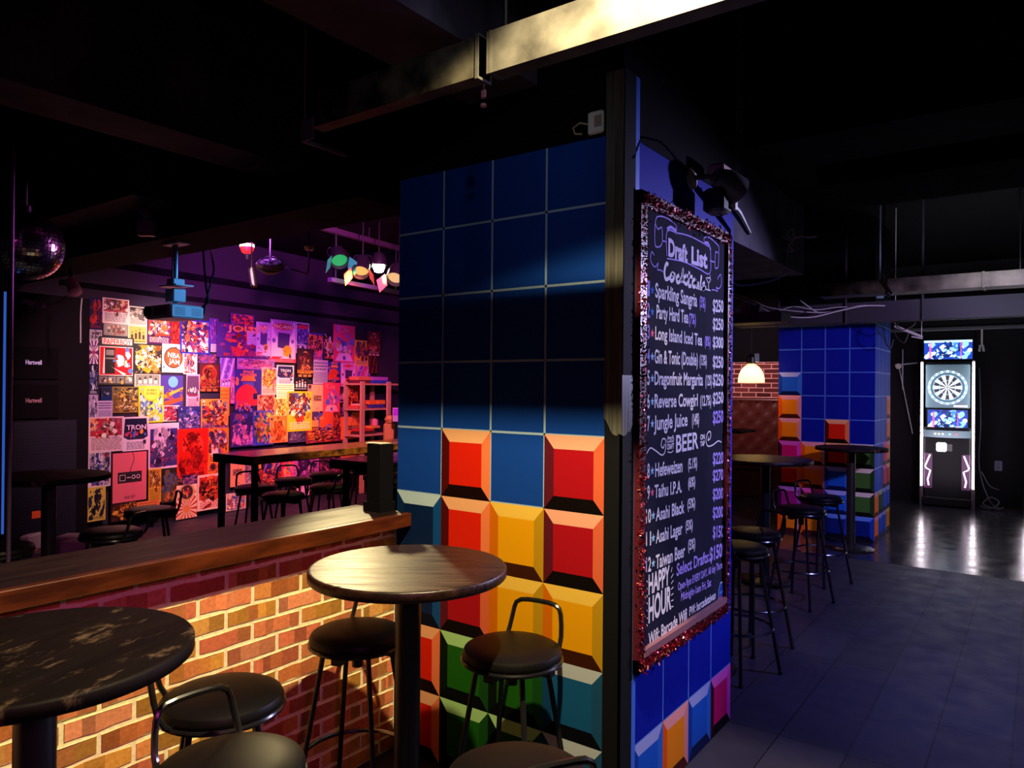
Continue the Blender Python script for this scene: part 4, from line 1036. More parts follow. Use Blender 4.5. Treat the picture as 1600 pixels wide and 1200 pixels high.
# ---------------------------------------------------------------- menu board
BX = FXC + .003
board = thing('menu_board', (BX, 3.17, 0), 'tall chalkboard drinks menu with a glittering red frame on the pillar side', 'menu board')
BY0, BY1, BZ0, BZ1 = 2.655, 3.690, .607, 2.545
def bl(x, y, z): return (x-BX, y-3.17, z)
mb = MB(); mb.box(bl(BX, BY0+.04, BZ0+.04), bl(BX+.012, BY1-.03, BZ1-.04)); mb.build('chalk_panel', M['chalkboard'], board)
M['frame_wood'] = mat('frame_dark_wood', '#5a1a20', .4)
mb = MB()
for a, b_ in (((BY0, BZ0), (BY1, BZ0+.055)), ((BY0, BZ1-.055), (BY1, BZ1)), ((BY0, BZ0), (BY0+.055, BZ1)), ((BY1-.035, BZ0), (BY1, BZ1))):
    mb.box(bl(BX, *a), bl(BX+.028, *b_))
mb.build('frame', M['frame_wood'], board)
mb = MB()
mb.box(bl(BX+.012, BY0+.055, BZ0+.055), bl(BX+.034, BY1-.035, BZ0+.085)); mb.build('chalk_ledge', mat('dusty_ledge', '#8a5a68', .6), board)
rng = random.Random(11)
def garland(pts, n, sp=.015, out=.020):
    for _ in range(n):
        k = rng.random()*(len(pts)-1); i = int(k); t = k-i
        p = Vector(pts[i]).lerp(Vector(pts[i+1]), t)
        p += Vector((rng.uniform(-.004, out), rng.gauss(0, sp), rng.gauss(0, sp)))
        u = Vector((rng.gauss(0, .7), rng.gauss(0, 1), rng.gauss(0, 1))).normalized()
        w = u.cross(Vector((1, rng.gauss(0, .9), rng.gauss(0, .9)))).normalized()
        a, b_ = rng.uniform(.003, .008), rng.uniform(.002, .0035)
        c = rng.choice(((.38, .008, .03), (.38, .008, .03), (.28, .006, .02), (.5, .03, .07), (.32, .012, .04), (.70, .22, .22), (.18, .003, .015), (.09, .002, .008)))
        mb.face([p-u*a-w*b_, p+u*a-w*b_, p+u*a+w*b_, p-u*a+w*b_], 0, c)
for a, b_, n in (((BY0+.028, BZ0+.03), (BY0+.028, BZ1-.03), 2600), ((BY1-.010, BZ0+.03), (BY1-.010, BZ1-.03), 2300), ((BY0+.03, BZ1-.03), (BY1-.02, BZ1-.03), 1500), ((BY0+.03, BZ0+.026), (BY1-.02, BZ0+.026), 1400)):
    mb = MB(); garland([bl(BX+.024, *a), bl(BX+.024, *b_)], n, .009 if n == 2300 else .014, .010 if n > 2000 else .018); mb.build('tinsel_garland', M['glitter'], board)
CH = BX+.0135
WH, LV, PK, SB = hexc('#f4efff'), hexc('#b8a0ff'), hexc('#ff6a98'), hexc('#a8dcff')
def bp(u, v):
    p = at(u, v, x=CH)
    return p.y, p.z
def line_text(mb, s, u0, v0, u1, v1, hpx, c, bold=.022):
    hpx *= 1.12
    y0, z0 = bp(u0, v0); y1, z1 = bp(u1, v1)
    _, zt = bp(u0, v0-hpx)
    k = (zt-z0)/.70
    vs, fs, W = text_mesh(s, bold)
    mb.mesh([(CH+.0006-BX, y0+(y1-y0)*x/W-3.17, z0+(z1-z0)*x/W+y*k) for x, y in vs], fs, 0, c)
def star(mb, u, v, r, c):
    y, z = bp(u, v)
    P = []
    for k in range(10):
        a = math.pi/2+k*math.pi/5; q = r if k % 2 == 0 else r*.42
        P.append((CH+.0008-BX, y+q*math.cos(a)-3.17, z+q*math.sin(a)))
    cc = (CH+.0008-BX, y-3.17, z)
    for k in range(10): mb.face([cc, P[k], P[(k+1) % 10]], 0, c)
def stroke(mb, pts, w, c):
    """chalk stroke through photo points on the board plane"""
    Q = [bp(u, v) for u, v in pts]
    out = []
    for i in range(len(Q)-1):
        p0, p1, p2, p3 = Q[max(i-1, 0)], Q[i], Q[i+1], Q[min(i+2, len(Q)-1)]
        for k in range(5):
            t = k/5
            out.append(tuple(.5*((2*p1[j])+(-p0[j]+p2[j])*t+(2*p0[j]-5*p1[j]+4*p2[j]-p3[j])*t*t+(-p0[j]+3*p1[j]-3*p2[j]+p3[j])*t**3) for j in (0, 1)))
    out.append(Q[-1])
    ribbon(mb, out, w, lambda y, z: (CH+.0005-BX, y-3.17, z), 0, c)
ITEMS = [  # number, name, u0, v0, u1, v1, cap px, strength, u, v, u, v, price, v
 ('1', 'Sparkling Sangria', 1022, 464, 1089, 479, 20, '(5%)', 1093, 479, 1102, 482, '$250', 487, 0),
 ('2', 'Party Hard Tea', 1024, 497, 1075, 505, 19, '(7%)', 1076, 505, 1087, 507, '$250', 515, 0),
 ('3', 'Long Island Iced Tea', 1022, 530, 1097, 540, 18, '(8%)', 1101, 540, 1110, 541, '$300', 543, 1),
 ('4', 'Gin & Tonic (Double)', 1021, 567, 1090, 571, 19, '(13%)', 1093, 570, 1104, 571, '$250', 574, 0),
 ('5', 'Dragonfruit Margarita', 1021, 601, 1098, 602, 19, '(12%)', 1102, 602, 1112, 602, '$250', 602, 0),
 ('6', 'Reverse Cowgirl', 1021, 637, 1090, 634, 19, '(12.7%)', 1094, 634, 1111, 633, '$250', 631, 0),
 ('7', 'Jungle Juice', 1020, 672, 1074, 665, 20, '(14%)', 1081, 664, 1092, 662, '$250', 661, 0),
 ('8', 'Hefeweizen', 1022, 745, 1066, 737, 19, '(5.1%)', 1075, 733, 1089, 730, '$220', 725, 0),
 ('9', 'Taihu I.P.A.', 1021, 778, 1065, 769, 18, '(6%)', 1075, 762, 1086, 759, '$270', 751, 1),
 ('10', 'Asahi Black', 1023, 814, 1069, 801, 18, '(5%)', 1074, 795, 1086, 792, '$200', 780, 0),
 ('11', 'Asahi Lager', 1023, 849, 1066, 834, 18, '(5%)', 1071, 829, 1082, 826, '$200', 809, 0),
 ('12', 'Taiwan Beer', 1023, 889, 1070, 869, 19, '(5%)', 1075, 860, 1086, 856, '$150', 840, 0)]
def words_part(name, *runs):
    mb = MB()
    for r in runs: line_text(mb, *r)
    return mb.build(name, M['chalk'], board)
for i, (n, name, u0, v0, u1, v1, h, pc, a0, b0, a1, b1, price, pv, pink) in enumerate(ITEMS):
    sl = (v1-v0)/(u1-u0); two = len(n) > 1
    words_part('line_number', (n, 1009 if two else 1011, v0-11*sl, 1017 if two else 1015, v0-7*sl, h+1, LV if i < 4 else WH))
    mb = MB(); star(mb, 1020.5 if two else 1019, v0-2*sl-h*.5, .020, PK if pink else (hexc('#3a78e0') if i < 2 else SB)); mb.build('chalk_star', M['chalk'], board)
    words_part('drink_name', (name, u0+1.5, v0, u1, v1, h, WH))
    words_part('strength', (pc, a0, b0, a1, b1, h*.75, WH if i > 2 else LV))
    words_part('price', (price, 1113.5, pv+(-.5 if i < 5 else .5), 1130, pv+(1 if i < 5 else -1.5), h*.85, WH if i < 6 else LV))
mb = MB()
line_text(mb, 'Draft', 1044, 399, 1074, 410, 24, hexc('#e4d8ff'), .04); line_text(mb, 'List', 1080, 411, 1105, 419, 23, hexc('#e4d8ff'), .04)
stroke(mb, [(1042, 400), (1042, 362), (1058, 364), (1080, 370), (1108, 386), (1110, 392), (1109, 427), (1092, 420), (1068, 409), (1042, 404)], .006, LV)
stroke(mb, [(1056, 366), (1057, 354), (1044, 342), (1030, 338), (1024, 346), (1023, 380), (1028, 386), (1034, 380), (1034, 356), (1028, 358), (1024, 350)], .006, LV)
stroke(mb, [(1034, 376), (1042, 378)], .006, LV); stroke(mb, [(1042, 358), (1048, 355), (1056, 360), (1057, 354)], .014, LV)
stroke(mb, [(1101, 382), (1100, 372), (1108, 371), (1122, 384), (1123, 394), (1122, 416), (1118, 419), (1117, 412), (1118, 394), (1122, 396)], .006, LV); stroke(mb, [(1109, 407), (1117, 410)], .006, LV); stroke(mb, [(1101, 380), (1106, 380), (1110, 390)], .014, LV)
stroke(mb, [(1022, 399), (1020, 395), (1018, 394), (1016, 404), (1019, 413), (1024, 417), (1028, 411), (1027, 421), (1032, 422), (1036, 425)], .005, LV)
stroke(mb, [(1121, 437), (1122, 434), (1126, 429), (1127, 444), (1123, 451), (1119, 449), (1121, 455), (1116, 453), (1112, 453)], .005, LV)
for P_ in ([(1044, 414), (1041, 412), (1038, 424), (1040, 436), (1046, 434)], [(1050, 427), (1047, 433), (1049, 439), (1053, 434), (1050, 427), (1055, 430)], [(1061, 430), (1057, 434), (1058, 441), (1062, 440), (1064, 434)],
           [(1064, 441), (1067, 420), (1066, 442)], [(1072, 430), (1067, 437), (1072, 444), (1075, 440)], [(1077, 424), (1076, 446), (1080, 446)], [(1073, 431), (1082, 433)], [(1086, 436), (1082, 440), (1083, 448), (1087, 446), (1087, 437), (1088, 449), (1090, 446)],
           [(1091, 440), (1091, 450), (1094, 448)], [(1096, 430), (1094, 450), (1097, 450)], [(1101, 441), (1098, 445), (1101, 449), (1097, 453), (1103, 449)]):
    stroke(mb, P_, .017, WH)
stroke(mb, [(1103, 434), (1110, 435), (1107, 442), (1103, 434)], .005, WH); stroke(mb, [(1107, 442), (1107, 452)], .006, WH); stroke(mb, [(1103, 452), (1110, 454)], .006, WH); stroke(mb, [(1107, 436), (1110, 430)], .004, WH)
mb.build('title_lettering', M['chalk'], board)
mb = MB()
line_text(mb, 'COLD', 1042, 692, 1053, 690, 7, WH, .03); line_text(mb, 'CRAFT', 1042, 702.5, 1053, 700.5, 7.5, WH, .03)
line_text(mb, 'BEER', 1056, 707, 1091, 700, 24, WH, .02); line_text(mb, 'ON', 1094, 687, 1101, 686, 7, WH, .03); line_text(mb, 'TAP', 1094, 697.5, 1101, 696, 7, WH, .03)
stroke(mb, [(1010, 709), (1016, 700), (1024, 704), (1034, 711), (1039, 705), (1040, 688), (1035, 686), (1033, 696), (1036, 700), (1038, 694)], .006, WH)
stroke(mb, [(1127, 691), (1122, 689), (1114, 695), (1106, 697), (1103, 688), (1106, 676), (1110, 675), (1110, 684), (1106, 688), (1107, 682)], .006, WH)
stroke(mb, [(1043, 682), (1048, 684), (1052, 680)], .004, WH); stroke(mb, [(1043, 706), (1048, 707), (1052, 704)], .004, WH)
mb.build('heading_lettering', M['chalk'], board)
words_part('happy_hour_lettering', ('HAPPY', 1013, 929, 1046, 912, 27, WH, .03), ('HOUR', 1013, 973, 1048.5, 950, 34, WH, .03))
mb = MB()
for k in range(7):
    y0 = 886+9*k
    stroke(mb, [(1048.5, y0+8), (1052 if k else 1050, y0+4-(3-k)*1.2)], .005, WH)
    stroke(mb, [(1011.8, y0+24+6*k*.4), (1010.2, y0+21+6*k*.4)], .004, WH)
stroke(mb, [(1021, 992), (1021.5, 1008), (1021.5, 1017)], .003, WH)
mb.build('chalk_dashes', M['chalk'], board)
words_part('offer_line', ('Select Drafts:', 1057, 900, 1108, 877, 17, LV))
words_part('offer_price', ('$150!', 1108.5, 877.5, 1130, 868, 19, LV, .03))
words_part('hours_line', ('Open-9pm EVERY DAY. All day Thurs.', 1059, 923, 1129, 887, 11, LV))
words_part('hours_line', ('Midnight-1am Fri, Sat', 1064, 939, 1111, 915, 11, LV))
words_part('wifi_line', ('Wifi: Barcade Wifi', 1013, 1009, 1073, 967, 17, WH))
words_part('wifi_line', ('PW: barcadetaiwan', 1077, 962, 1118, 935, 12, WH))
mb = MB()
y, z = bp(1127, 926)
for rr, col, l in ((.048, '#d8d8e8', 1), (.043, '#1c48b8', 2)):
    mb.face([(CH+.0006*l-BX, y+rr*.95*math.cos(k*math.pi/4+.39)-3.17, z+rr*1.25*math.sin(k*math.pi/4+.39)) for k in range(8)], 0, hexc(col))
mb.face([(CH+.0018-BX, y+dy-3.17, z+dz) for dy, dz in ((-.036, -.02), (-.016, -.05), (.016, -.05), (.036, -.02))], 0, hexc('#e0304a'))
mb.face([(CH+.0018-BX, y+dy-3.17, z+dz) for dy, dz in ((-.028, -.002), (.028, -.002), (.028, .010), (-.028, .010))], 0, hexc('#5a8ae0'))
mb.build('octagon_sticker', M['paper'], board)

# clip lamp over the board
cl = thing('clip_spotlight', at(1085, 278, x=FXC+.02), 'black clip spotlight with pink-lit discs above the menu board', 'spotlight')
mb = MB(); mb.lathe([(0, 0), (.05, 0), (.052, .012), (.02, .02), (0, .02)], 24)
o = mb.build('wall_rose', M['white_plastic'], cl); o.rotation_euler = (0, math.pi/2, 0); o.location = (-.018, 0, 0)
mb = MB(); mb.tube([(0, 0, 0), (.06, .01, .0), (.12, .06, -.01)], .012, 8); mb.build('arm', M['gray_plastic'], cl)
mb = MB(); mb.tube([(.09, .03, -.0), (.12, .08, -.02), (.15, .15, -.05), (.155, .155, -.052)], [.04, .062, .068, .06], 20); mb.build('lamp_head', M['gray_plastic'], cl)
mb = MB(); mb.box((.03, .02, -.16), (.13, .14, -.05), bev=.012); mb.tube([(.03, 0, -.05), (.06, .04, -.14), (.1, .1, -.17)], .004, 6); mb.build('driver_box', M['black_metal'], cl)
mb = MB(); mb.box((.02, .10, .02), (.10, .22, .085), bev=.01); mb.build('socket', mat('pale_pink_plastic', '#d8a0a8', .5), cl)
mb = MB(); mb.box((.14, .12, -.14), (.152, .15, -.06)); mb.build('pale_label', M['white_plastic'], cl)
mb = MB(); mb.tube([(.06, .18, -.03), (.06, .42, -.09), (.05, .62, -.15)], [.022, .022, .014], 10); mb.build('pipe_arm', M['black_metal'], cl)

# white sensor at the head of the near pillar
sn = thing('motion_sensor', (-1.435, 2.538, 2.80), 'small cream sensor box with a loose wire on top of the near pillar', 'sensor')
mb = MB(); mb.box((-.035, -.02, -.045), (.035, 0, .045), bev=.006); mb.build('case', M['white_plastic'], sn)
mb = MB(); mb.box((-.002, -.0215, -.02), (.03, -.0202, .025)); mb.build('printed_label', mat('brown_label', '#a08878', .6), sn)
mb = MB(); mb.tube([(-.035, -.01, .0), (-.07, -.02, .01), (-.10, -.02, -.005), (-.09, -.02, -.03), (-.06, -.015, -.035)], .004, 6); mb.build('wire', mat('tan_wire_b', '#b09a70', .5), sn)
mb = MB(); a = at(757, 150, d=2.75)
mb.box((a.x-.012, a.y-.01, a.z-.012), (a.x+.012, a.y, a.z+.022), bev=.004); mb.lathe([(0, -.03), (.012, -.024), (.012, -.014), (0, -.01)], 12, o=(a.x, a.y-.005, a.z-.018))
mb.cyl((a.x, a.y-.004, a.z+.02), (a.x, a.y-.004, 3.75), .0015, 5)
tag(mb.build('cable_clip', mat('pink_plastic', '#d88a98', .5)), 'small pink plastic clip hanging behind the near steel duct', 'clip')

# ---------------------------------------------------------------- things under the ceiling at the left
bc = at(40, 384, d=4.2)
ball = thing('mirror_ball', bc, 'mirror ball at the left edge with violet and orange reflections', 'mirror ball')
mb = MB(); rng = random.Random(2); R_ = .198; n = 30
for i in range(n):
    t0, t1 = math.pi*i/n, math.pi*(i+1)/n
    m_ = max(6, int(2*n*math.sin((t0+t1)/2)))
    for k in range(m_):
        p0, p1 = 2*math.pi*k/m_, 2*math.pi*(k+1)/m_
        gt, gp = (t1-t0)*.06, (p1-p0)*.06
        P = []
        tilt = Vector((rng.gauss(0, 1), rng.gauss(0, 1), rng.gauss(0, 1)))*.0009
        for j, (t, p) in enumerate(((t1-gt, p0+gp), (t1-gt, p1-gp), (t0+gt, p1-gp), (t0+gt, p0+gp))):
            q = Vector((math.sin(t)*math.cos(p), math.sin(t)*math.sin(p), math.cos(t)))*R_
            P.append(q*(1+.004*((j % 2)*2-1)*tilt.x/.0009*.4+.003*(1 if j > 1 else -1)*tilt.y/.0009*.4))
        mb.face(P, 0)
mb.build('mirror_facets', M['mirror'], ball)
mb = MB(); mb.lathe([(R_*.985*math.sin(math.pi*k/20), -R_*.985*math.cos(math.pi*k/20)) for k in range(21)], 40); mb.build('core', M['black_matte'], ball)
mb = MB(); mb.cyl((0, 0, R_), (0, 0, 3.74-bc.z), .008, 8); mb.lathe([(.03, R_-.01), (.03, R_+.03), (0, R_+.03)], 16); mb.build('hanger', M['black_metal'], ball)

pj = at(274, 488, d=5.5)
pr_ = thing('projector', pj, 'white projector on a ceiling pole, blue-lit side, before the poster wall', 'projector', rz=YAW-.62)
mb = MB(); mb.box((-.20, -.13, -.055), (.17, .13, .045), bev=.012); mb.build('body', mat('projector_white', '#cfccc6', .45), pr_)
pr_.rotation_euler = (0, 0, 0)
mb = MB()
mb.cyl((-.14, -.150, 0), (-.14, -.125, 0), .040, 20); mb.build('lens', M['black_gloss'], pr_)
mb = MB(); [mb.box((-.06, -.1315, -.03+.012*k), (.12, -.130, -.024+.012*k)) for k in range(5)]; mb.build('vent_grille', M['black_matte'], pr_)
mb = MB(); [mb.box((.1695, -.10, -.03+.012*k), (.1712, -.02, -.026+.012*k)) for k in range(5)]; [mb.box((.1695, .03, -.03+.012*k), (.1712, .11, -.026+.012*k)) for k in range(5)]; mb.build('vent_grille', M['gray_plastic'], pr_)
mb = MB(); mb.box((-.06, -.05, .075), (.06, .05, .175), bev=.006); mb.box((-.11, -.07, .19), (.13, .07, .20)); mb.box((-.05, -.045, .205), (.05, .045, .25), bev=.005); mb.cyl((0, 0, .04), (0, 0, .08), .02, 12)
mb.build('mount_bracket', mat('bracket_grey', '#b8b8ba', .4), pr_)
mb = MB(); mb.cyl((0, 0, .25), (0, 0, 2.81-pj.z), .017, 12); mb.cyl((-.04, .0, .25), (-.04, 0, 2.81-pj.z), .010, 10); mb.build('pole', mat('pole_grey', '#9a9aa4', .35, .5), pr_)
mb = MB(); mb.box((-.11, -.05, 2.796-pj.z), (.11, .05, 2.809-pj.z)); mb.build('ceiling_plate', M['white_plastic'], pr_)
for k, P_ in enumerate(([(318, 492), (322, 470), (330, 440), (334, 420), (330, 395), (328, 378)], [(312, 490), (318, 478), (326, 470), (322, 450), (318, 400), (318, 378)])):
    cable('cable', pxs(P_, 5.8), .008, M['cable_black'], ('black cable hanging behind the projector, outer bend', 'black cable hanging behind the projector, inner bend')[k])

rd = at(386, 384, d=6.5)
rl = thing('red_lamp', rd, 'small glowing red jar lamp hanging under the ceiling', 'lamp')
mb = MB(); mb.lathe([(.02, -.075), (.045, -.06), (.062, -.02), (.056, .02), (.03, .05)], 24); mb.build('glass_jar', lamp_mat('red_glow', (1, .03, .03), .9), rl)
mb = MB(); mb.lathe([(0, -.012), (.030, -.008), (.034, .0), (.030, .012), (0, .02)], 20, o=(0, -.0, .008)); mb.lathe([(.0625, -.012), (.0625, .012)], 24); mb.build('bulb', lamp_mat('hot_white', (1, .75, .6), 6), rl)
mb = MB(); mb.lathe([(.012, -.12), (.02, -.075)], 12); mb.tube([(-.03, 0, .05), (-.03, 0, .09), (0, 0, .10), (.03, 0, .09), (.03, 0, .05)], .004, 6); mb.cyl((0, 0, .10), (0, 0, 3.74-rd.z), .004, 6); mb.build('hook', M['black_metal'], rl)
bulb('red_jar_light', (rd.x, rd.y-.1, rd.z-.02), (1, .08, .05), .8, .03)

cg_ = at(422, 413, d=6.6)
fx = thing('cage_light', cg_, 'dark round wire-caged stage light right of the red jar lamp', 'stage light', rz=.5)
mb = MB(); mb.lathe([(.0, -.08), (.07, -.075), (.12, -.03), (.125, .0)], 28); o = mb.build('bowl', M['gray_plastic'], fx); o.rotation_euler = (.5, .25, 0)
mb = MB()
for r_, z_ in ((.13, 0), (.11, .03), (.07, .05)): mb.tube([(r_*math.cos(a), r_*math.sin(a), z_) for a in np.linspace(0, 6.283, 28, endpoint=False)], .004, 6, closed=True)
for k in range(8): mb.tube([(.13*math.cos(k*.785), .13*math.sin(k*.785), 0), (.07*math.cos(k*.785), .07*math.sin(k*.785), .05)], .003, 6)
o = mb.build('wire_cage', M['chrome'], fx); o.rotation_euler = (.5, .25, 0)
mb = MB(); mb.cyl((0, 0, 0), (0, 0, 3.74-cg_.z), .01, 8); mb.build('stem', M['black_metal'], fx)
sp_ = at(395, 432, d=6.4)
st = thing('tube_spotlight', sp_, 'slim black tube spotlight with a violet edge below the red jar lamp', 'spotlight')
mb = MB(); mb.tube([(-.02, 0, .07), (.02, 0, -.09)], .03, 16); mb.build('tube', M['black_metal'], st)
mb = MB(); mb.tube([(.012, -.03, .05), (.045, -.03, -.08)], .006, 6); mb.build('violet_strip', mat('violet_enamel', '#9a50c8', .4), st)
mb = MB(); mb.cyl((-.02, 0, .07), (-.02, 0, 3.74-sp_.z), .006, 8); mb.build('stem', M['black_metal'], st)
lb = at(483, 388, d=6.7)
lp = thing('amber_lamp', lb, 'small unlit amber lamp on a bent pipe left of the green stage lamp', 'lamp')
mb = MB(); mb.lathe([(.0, -.02), (.035, -.018), (.042, .0), (.042, .016), (.03, .02), (0, .022)], 20); mb.build('shade', mat('amber_shade', '#d8a850', .5), lp)
mb = MB(); mb.tube([(0, 0, -.02), (-.01, 0, -.22), (-.03, 0, -.235), (-.45, -.12, -.10)], .010, 8); mb.build('pipe', mat('violet_grey_pipe', '#7a6680', .4, .3), lp)
mb = MB(); mb.cyl((0, 0, .02), (0, 0, 3.74-lb.z), .006, 8); mb.build('stem', M['black_metal'], lp)

# stage lamps on rails before the poster wall
rail = thing('lighting_rail', at(560, 395, d=9.0), 'pair of dark rails carrying the coloured stage lamps', 'rail', rz=math.atan2(WT.y, WT.x))
ra = rail.location
def rloc(u, v, d): return at(u, v, d=d)
ang = math.atan2(WT.y, WT.x)
mb = MB(); mb.box((-1.2, -.03, .16), (1.9, .03, .22)); mb.build('upper_rail', M['rail'] if 'rail' in M else mat('rail_paint', '#3a2838', .5), rail)
mb = MB(); mb.box((-.5, -.03, -.42), (1.9, .03, -.37)); mb.build('lower_rail', mat('rail_paint_b', '#4a2c58', .5), rail)
mb = MB(); [mb.cyl((x, 0, .22), (x, 0, 3.74-ra.z), .01, 8) for x in (-.9, .2, 1.2)]; [mb.cyl((x, 0, -.37), (x, 0, .16), .008, 8) for x in (-.4, .75, 1.7)]; mb.build('hanger_rod', M['black_metal'], rail)
def hang_rod(t, p):
    """plumb rod from a tilted lamp up to the ceiling"""
    R = t.rotation_euler.to_matrix()
    w = R @ Vector(p)
    mb = MB(); mb.cyl((0, 0, 0), (0, 0, 3.75-t.location.z-w.z), .008, 8)
    o = mb.build('hanger_rod', M['black_metal'], t)
    o.location = p
    o.rotation_euler = R.inverted().to_euler()
def par_can(u, v, d, label, glow, k, tilt, yaw, lens_r=.10, col=M['black_metal']):
    p = at(u, v, d=d)
    t = thing('stage_lamp', p, label, 'stage lamp', 'stage lamps on the rails')
    t.rotation_euler = (math.radians(tilt), 0, math.radians(yaw))
    mb = MB(); mb.lathe([(.05, .20), (.085, .17), (.10, .08), (.105, -.06), (.098, -.06), (.09, .08), (.0, .15)], 24); mb.build('can', col, t)
    mb = MB(); mb.lathe([(0, .02), (.05, .015), (.092, .0)], 24); mb.build('lens', lamp_mat('lens_glow', glow, k), t)
    mb = MB(); mb.tube([(-.112, 0, .04), (-.125, 0, .14), (-.09, 0, .25), (.09, 0, .25), (.125, 0, .14), (.112, 0, .04)], .008, 6); mb.build('yoke', M['black_metal'], t)
    hang_rod(t, (0, 0, .25))
    for s_ in (-1, 1):
        mb = MB(); mb.face([(s_*.10, -.08, -.06), (s_*.10, .08, -.06), (s_*.17, .09, -.19), (s_*.17, -.09, -.19)]); mb.build('barn_door', mat('gel_metal', glow, .4), t)
    return t
par_can(530, 405, 8.6, 'stage lamp with green-lit flaps, first on the left of the rail', (.03, .75, .22), .55, -50, 60)
par_can(564, 421, 8.6, 'stage lamp with orange-lit flaps, second on the rail', (1, .45, .12), 1.2, -40, 40)
par_can(618, 432, 8.6, 'stage lamp half hidden by the near pillar', (1, .55, .25), .9, -45, 30)
bb = at(592, 417, d=8.9)
tt = thing('stage_lamp', bb, 'blazing yellowish white stage lamp, third on the rail', 'stage lamp', 'stage lamps on the rails')
mb = MB(); mb.lathe([(0, -.075), (.05, -.06), (.075, 0), (.05, .06), (0, .075)], 20); mb.build('bulb', lamp_mat('blazing', (1, .93, .62), 40), tt)
mb = MB(); mb.lathe([(.10, .02), (.085, .12), (.05, .17), (0, .18)], 24); mb.build('can', M['black_metal'], tt); hang_rod(tt, (0, 0, .17))
spot('table_glare_fill', (-5.4, 4.5, 3.0), (-1.98, 2.05, 1.1), (1, .78, .38), 480, 14, .9, .06)  # added spot away from the blazing lamp, placed for the tabletop glare

mb = MB(); a = at(229, 357, d=5.2); u = a
spk = thing('alarm_sounder', a, 'small pinkish box with a round horn under the dark ceiling beam', 'sounder', rz=.63)
mb = MB(); mb.box((-.058, -.03, -.055), (.058, .03, .055), bev=.004); mb.build('box', mat('mauve_plastic', '#8a6a88', .5), spk)
mb = MB(); mb.lathe([(.045, 0), (.05, .01), (.03, .03), (0, .035)], 24); o = mb.build('horn', M['gray_plastic'], spk); o.rotation_euler = (math.pi/2, 0, 0); o.location = (0, -.02, .105)
mb = MB(); mb.cyl((0, 0, .05), (0, 0, 3.0-a.z), .008, 8); mb.build('stem', M['black_metal'], spk)
a = at(114, 447, d=6.6)
tl = thing('tube_spotlight', a, 'pink-lit cylinder spotlight left of the poster wall top', 'spotlight')
mb = MB(); mb.tube([(-.04, 0, .05), (.055, 0, -.06)], [.05, .055], 20); mb.build('tube', mat('pink_lit_enamel', '#e8a8c8', .5), tl)  # magenta light put into the tube's pink colour
mb = MB(); mb.cyl((-.04, 0, .05), (-.05, 0, .13), .012, 8); mb.cyl((-.05, 0, .12), (-.05, 0, 3.74-a.z), .006, 8); mb.build('stem', M['black_metal'], tl)
for k, (u, v) in enumerate(((44, 472), (62, 476))):
    a = at(u, v, d=6.2)
    mb = MB(); mb.box((-.04, -.02, -.02), (.04, .02, .02), bev=.006)
    o = tag(mb.build('power_adapter', mat('lilac_plastic', '#c8a8c8', .5)), ('pale power adapter on the cable, left of its pair', 'pale power adapter on the cable, right of its pair')[k], 'adapter', 'adapters under the mirror ball')
    o.location = a; o.rotation_euler = (0, .3, .6)
cable('cable', pxs([(70, 476), (86, 474), (98, 468), (104, 462)], 6.2), .006, M['cable_blue'], 'thin cable from the adapters up to the pink-lit spotlight')
cable('cable', pxs([(36, 474), (34, 484), (44, 490), (56, 486)], 6.2), .004, M['cable_black'], 'black cable loop under the adapters')
cable('cable', pxs([(128, 466), (126, 490), (126, 515), (126, 536)], 6.9), .006, M['cable_blue'], 'thin cable hanging straight at the poster wall corner')
mb = MB(); a = at(18, 440, d=3.9); mb.cyl((a.x, a.y, 0), (a.x, a.y, 3.0), .011, 10)
tag(mb.build('metal_pole', mat('violet_grey_steel', '#5a4868', .4, .5)), 'thin violet-grey pole at the far left under the mirror ball', 'pole')
mb = MB(); a = at(8, 470, d=4.1); mb.box((a.x-.005, a.y-.005, .9), (a.x+.005, a.y+.005, 2.26))
tag(mb.build('light_tube', lamp_mat('blue_tube', (.05, .20, 1), .45)), 'vertical blue light strip at the extreme left edge', 'light strip')

# ---------------------------------------------------------------- black rack, amplifiers and boxes at the left
rk = thing('equipment_rack', onwall(-2.3, 0, .75), 'tall black equipment rack left of the poster wall', 'rack', rz=math.atan2(WT.y, WT.x))
mb = MB(); mb.box((-.80, -.36, .02), (1.04, .36, 2.62), bev=.01); mb.build('carcass', mat('rack_black', (.004, .003, .006), .8, spec=.1), rk)
rk.location = onwall(atwall(139, 700, .86)[0]-1.04, 0, .50)
RS = atwall(139, 700, .86)[0]-1.04
def onrack(u, v):
    s_, z_ = atwall(u, v, .50+.385)
    return s_-RS, z_
gx0, gz1 = onrack(20, 659); gx1, gz0 = onrack(119, 842)
gz0 = max(gz0, .2)
mb = MB(); mb.box((gx0, -.385, gz0), (gx1, -.362, gz1), bev=.008); [mb.box((gx0+.04, -.388, gz0+.05+.03*k), (gx1-.04, -.3852, gz0+.065+.03*k)) for k in range(int((gz1-gz0-.1)/.03))]
mb.build('grille_panel', mat('blue_black_grille', (.010, .010, .024), .6, spec=.2), rk)
for k, v_ in enumerate((567, 627)):
    ax0, az1 = onrack(22, v_-26); ax1, az0 = onrack(92, v_+26)
    mb = MB(); mb.box((ax0, -.385, az0), (ax1, -.362, az1), bev=.006); o = mb.build('amplifier', M['ceiling'], rk)
    lx0, lz = onrack(40, v_+2); lx1, _ = onrack(65, v_)
    mb = MB(); vs, fs, W = text_mesh('Hartwell', .02)
    mb.mesh([(lx0+x/W*(lx1-lx0), -.387, lz+y*.06) for x, y in vs], fs); mb.build('logo_lettering', mat('logo_ink', ('#c8c0e8', '#a87a88')[k], .5, emit=('#8a84c0', '#50303c')[k], strength=.5), o)
ox_, oz_ = onrack(56, 804)
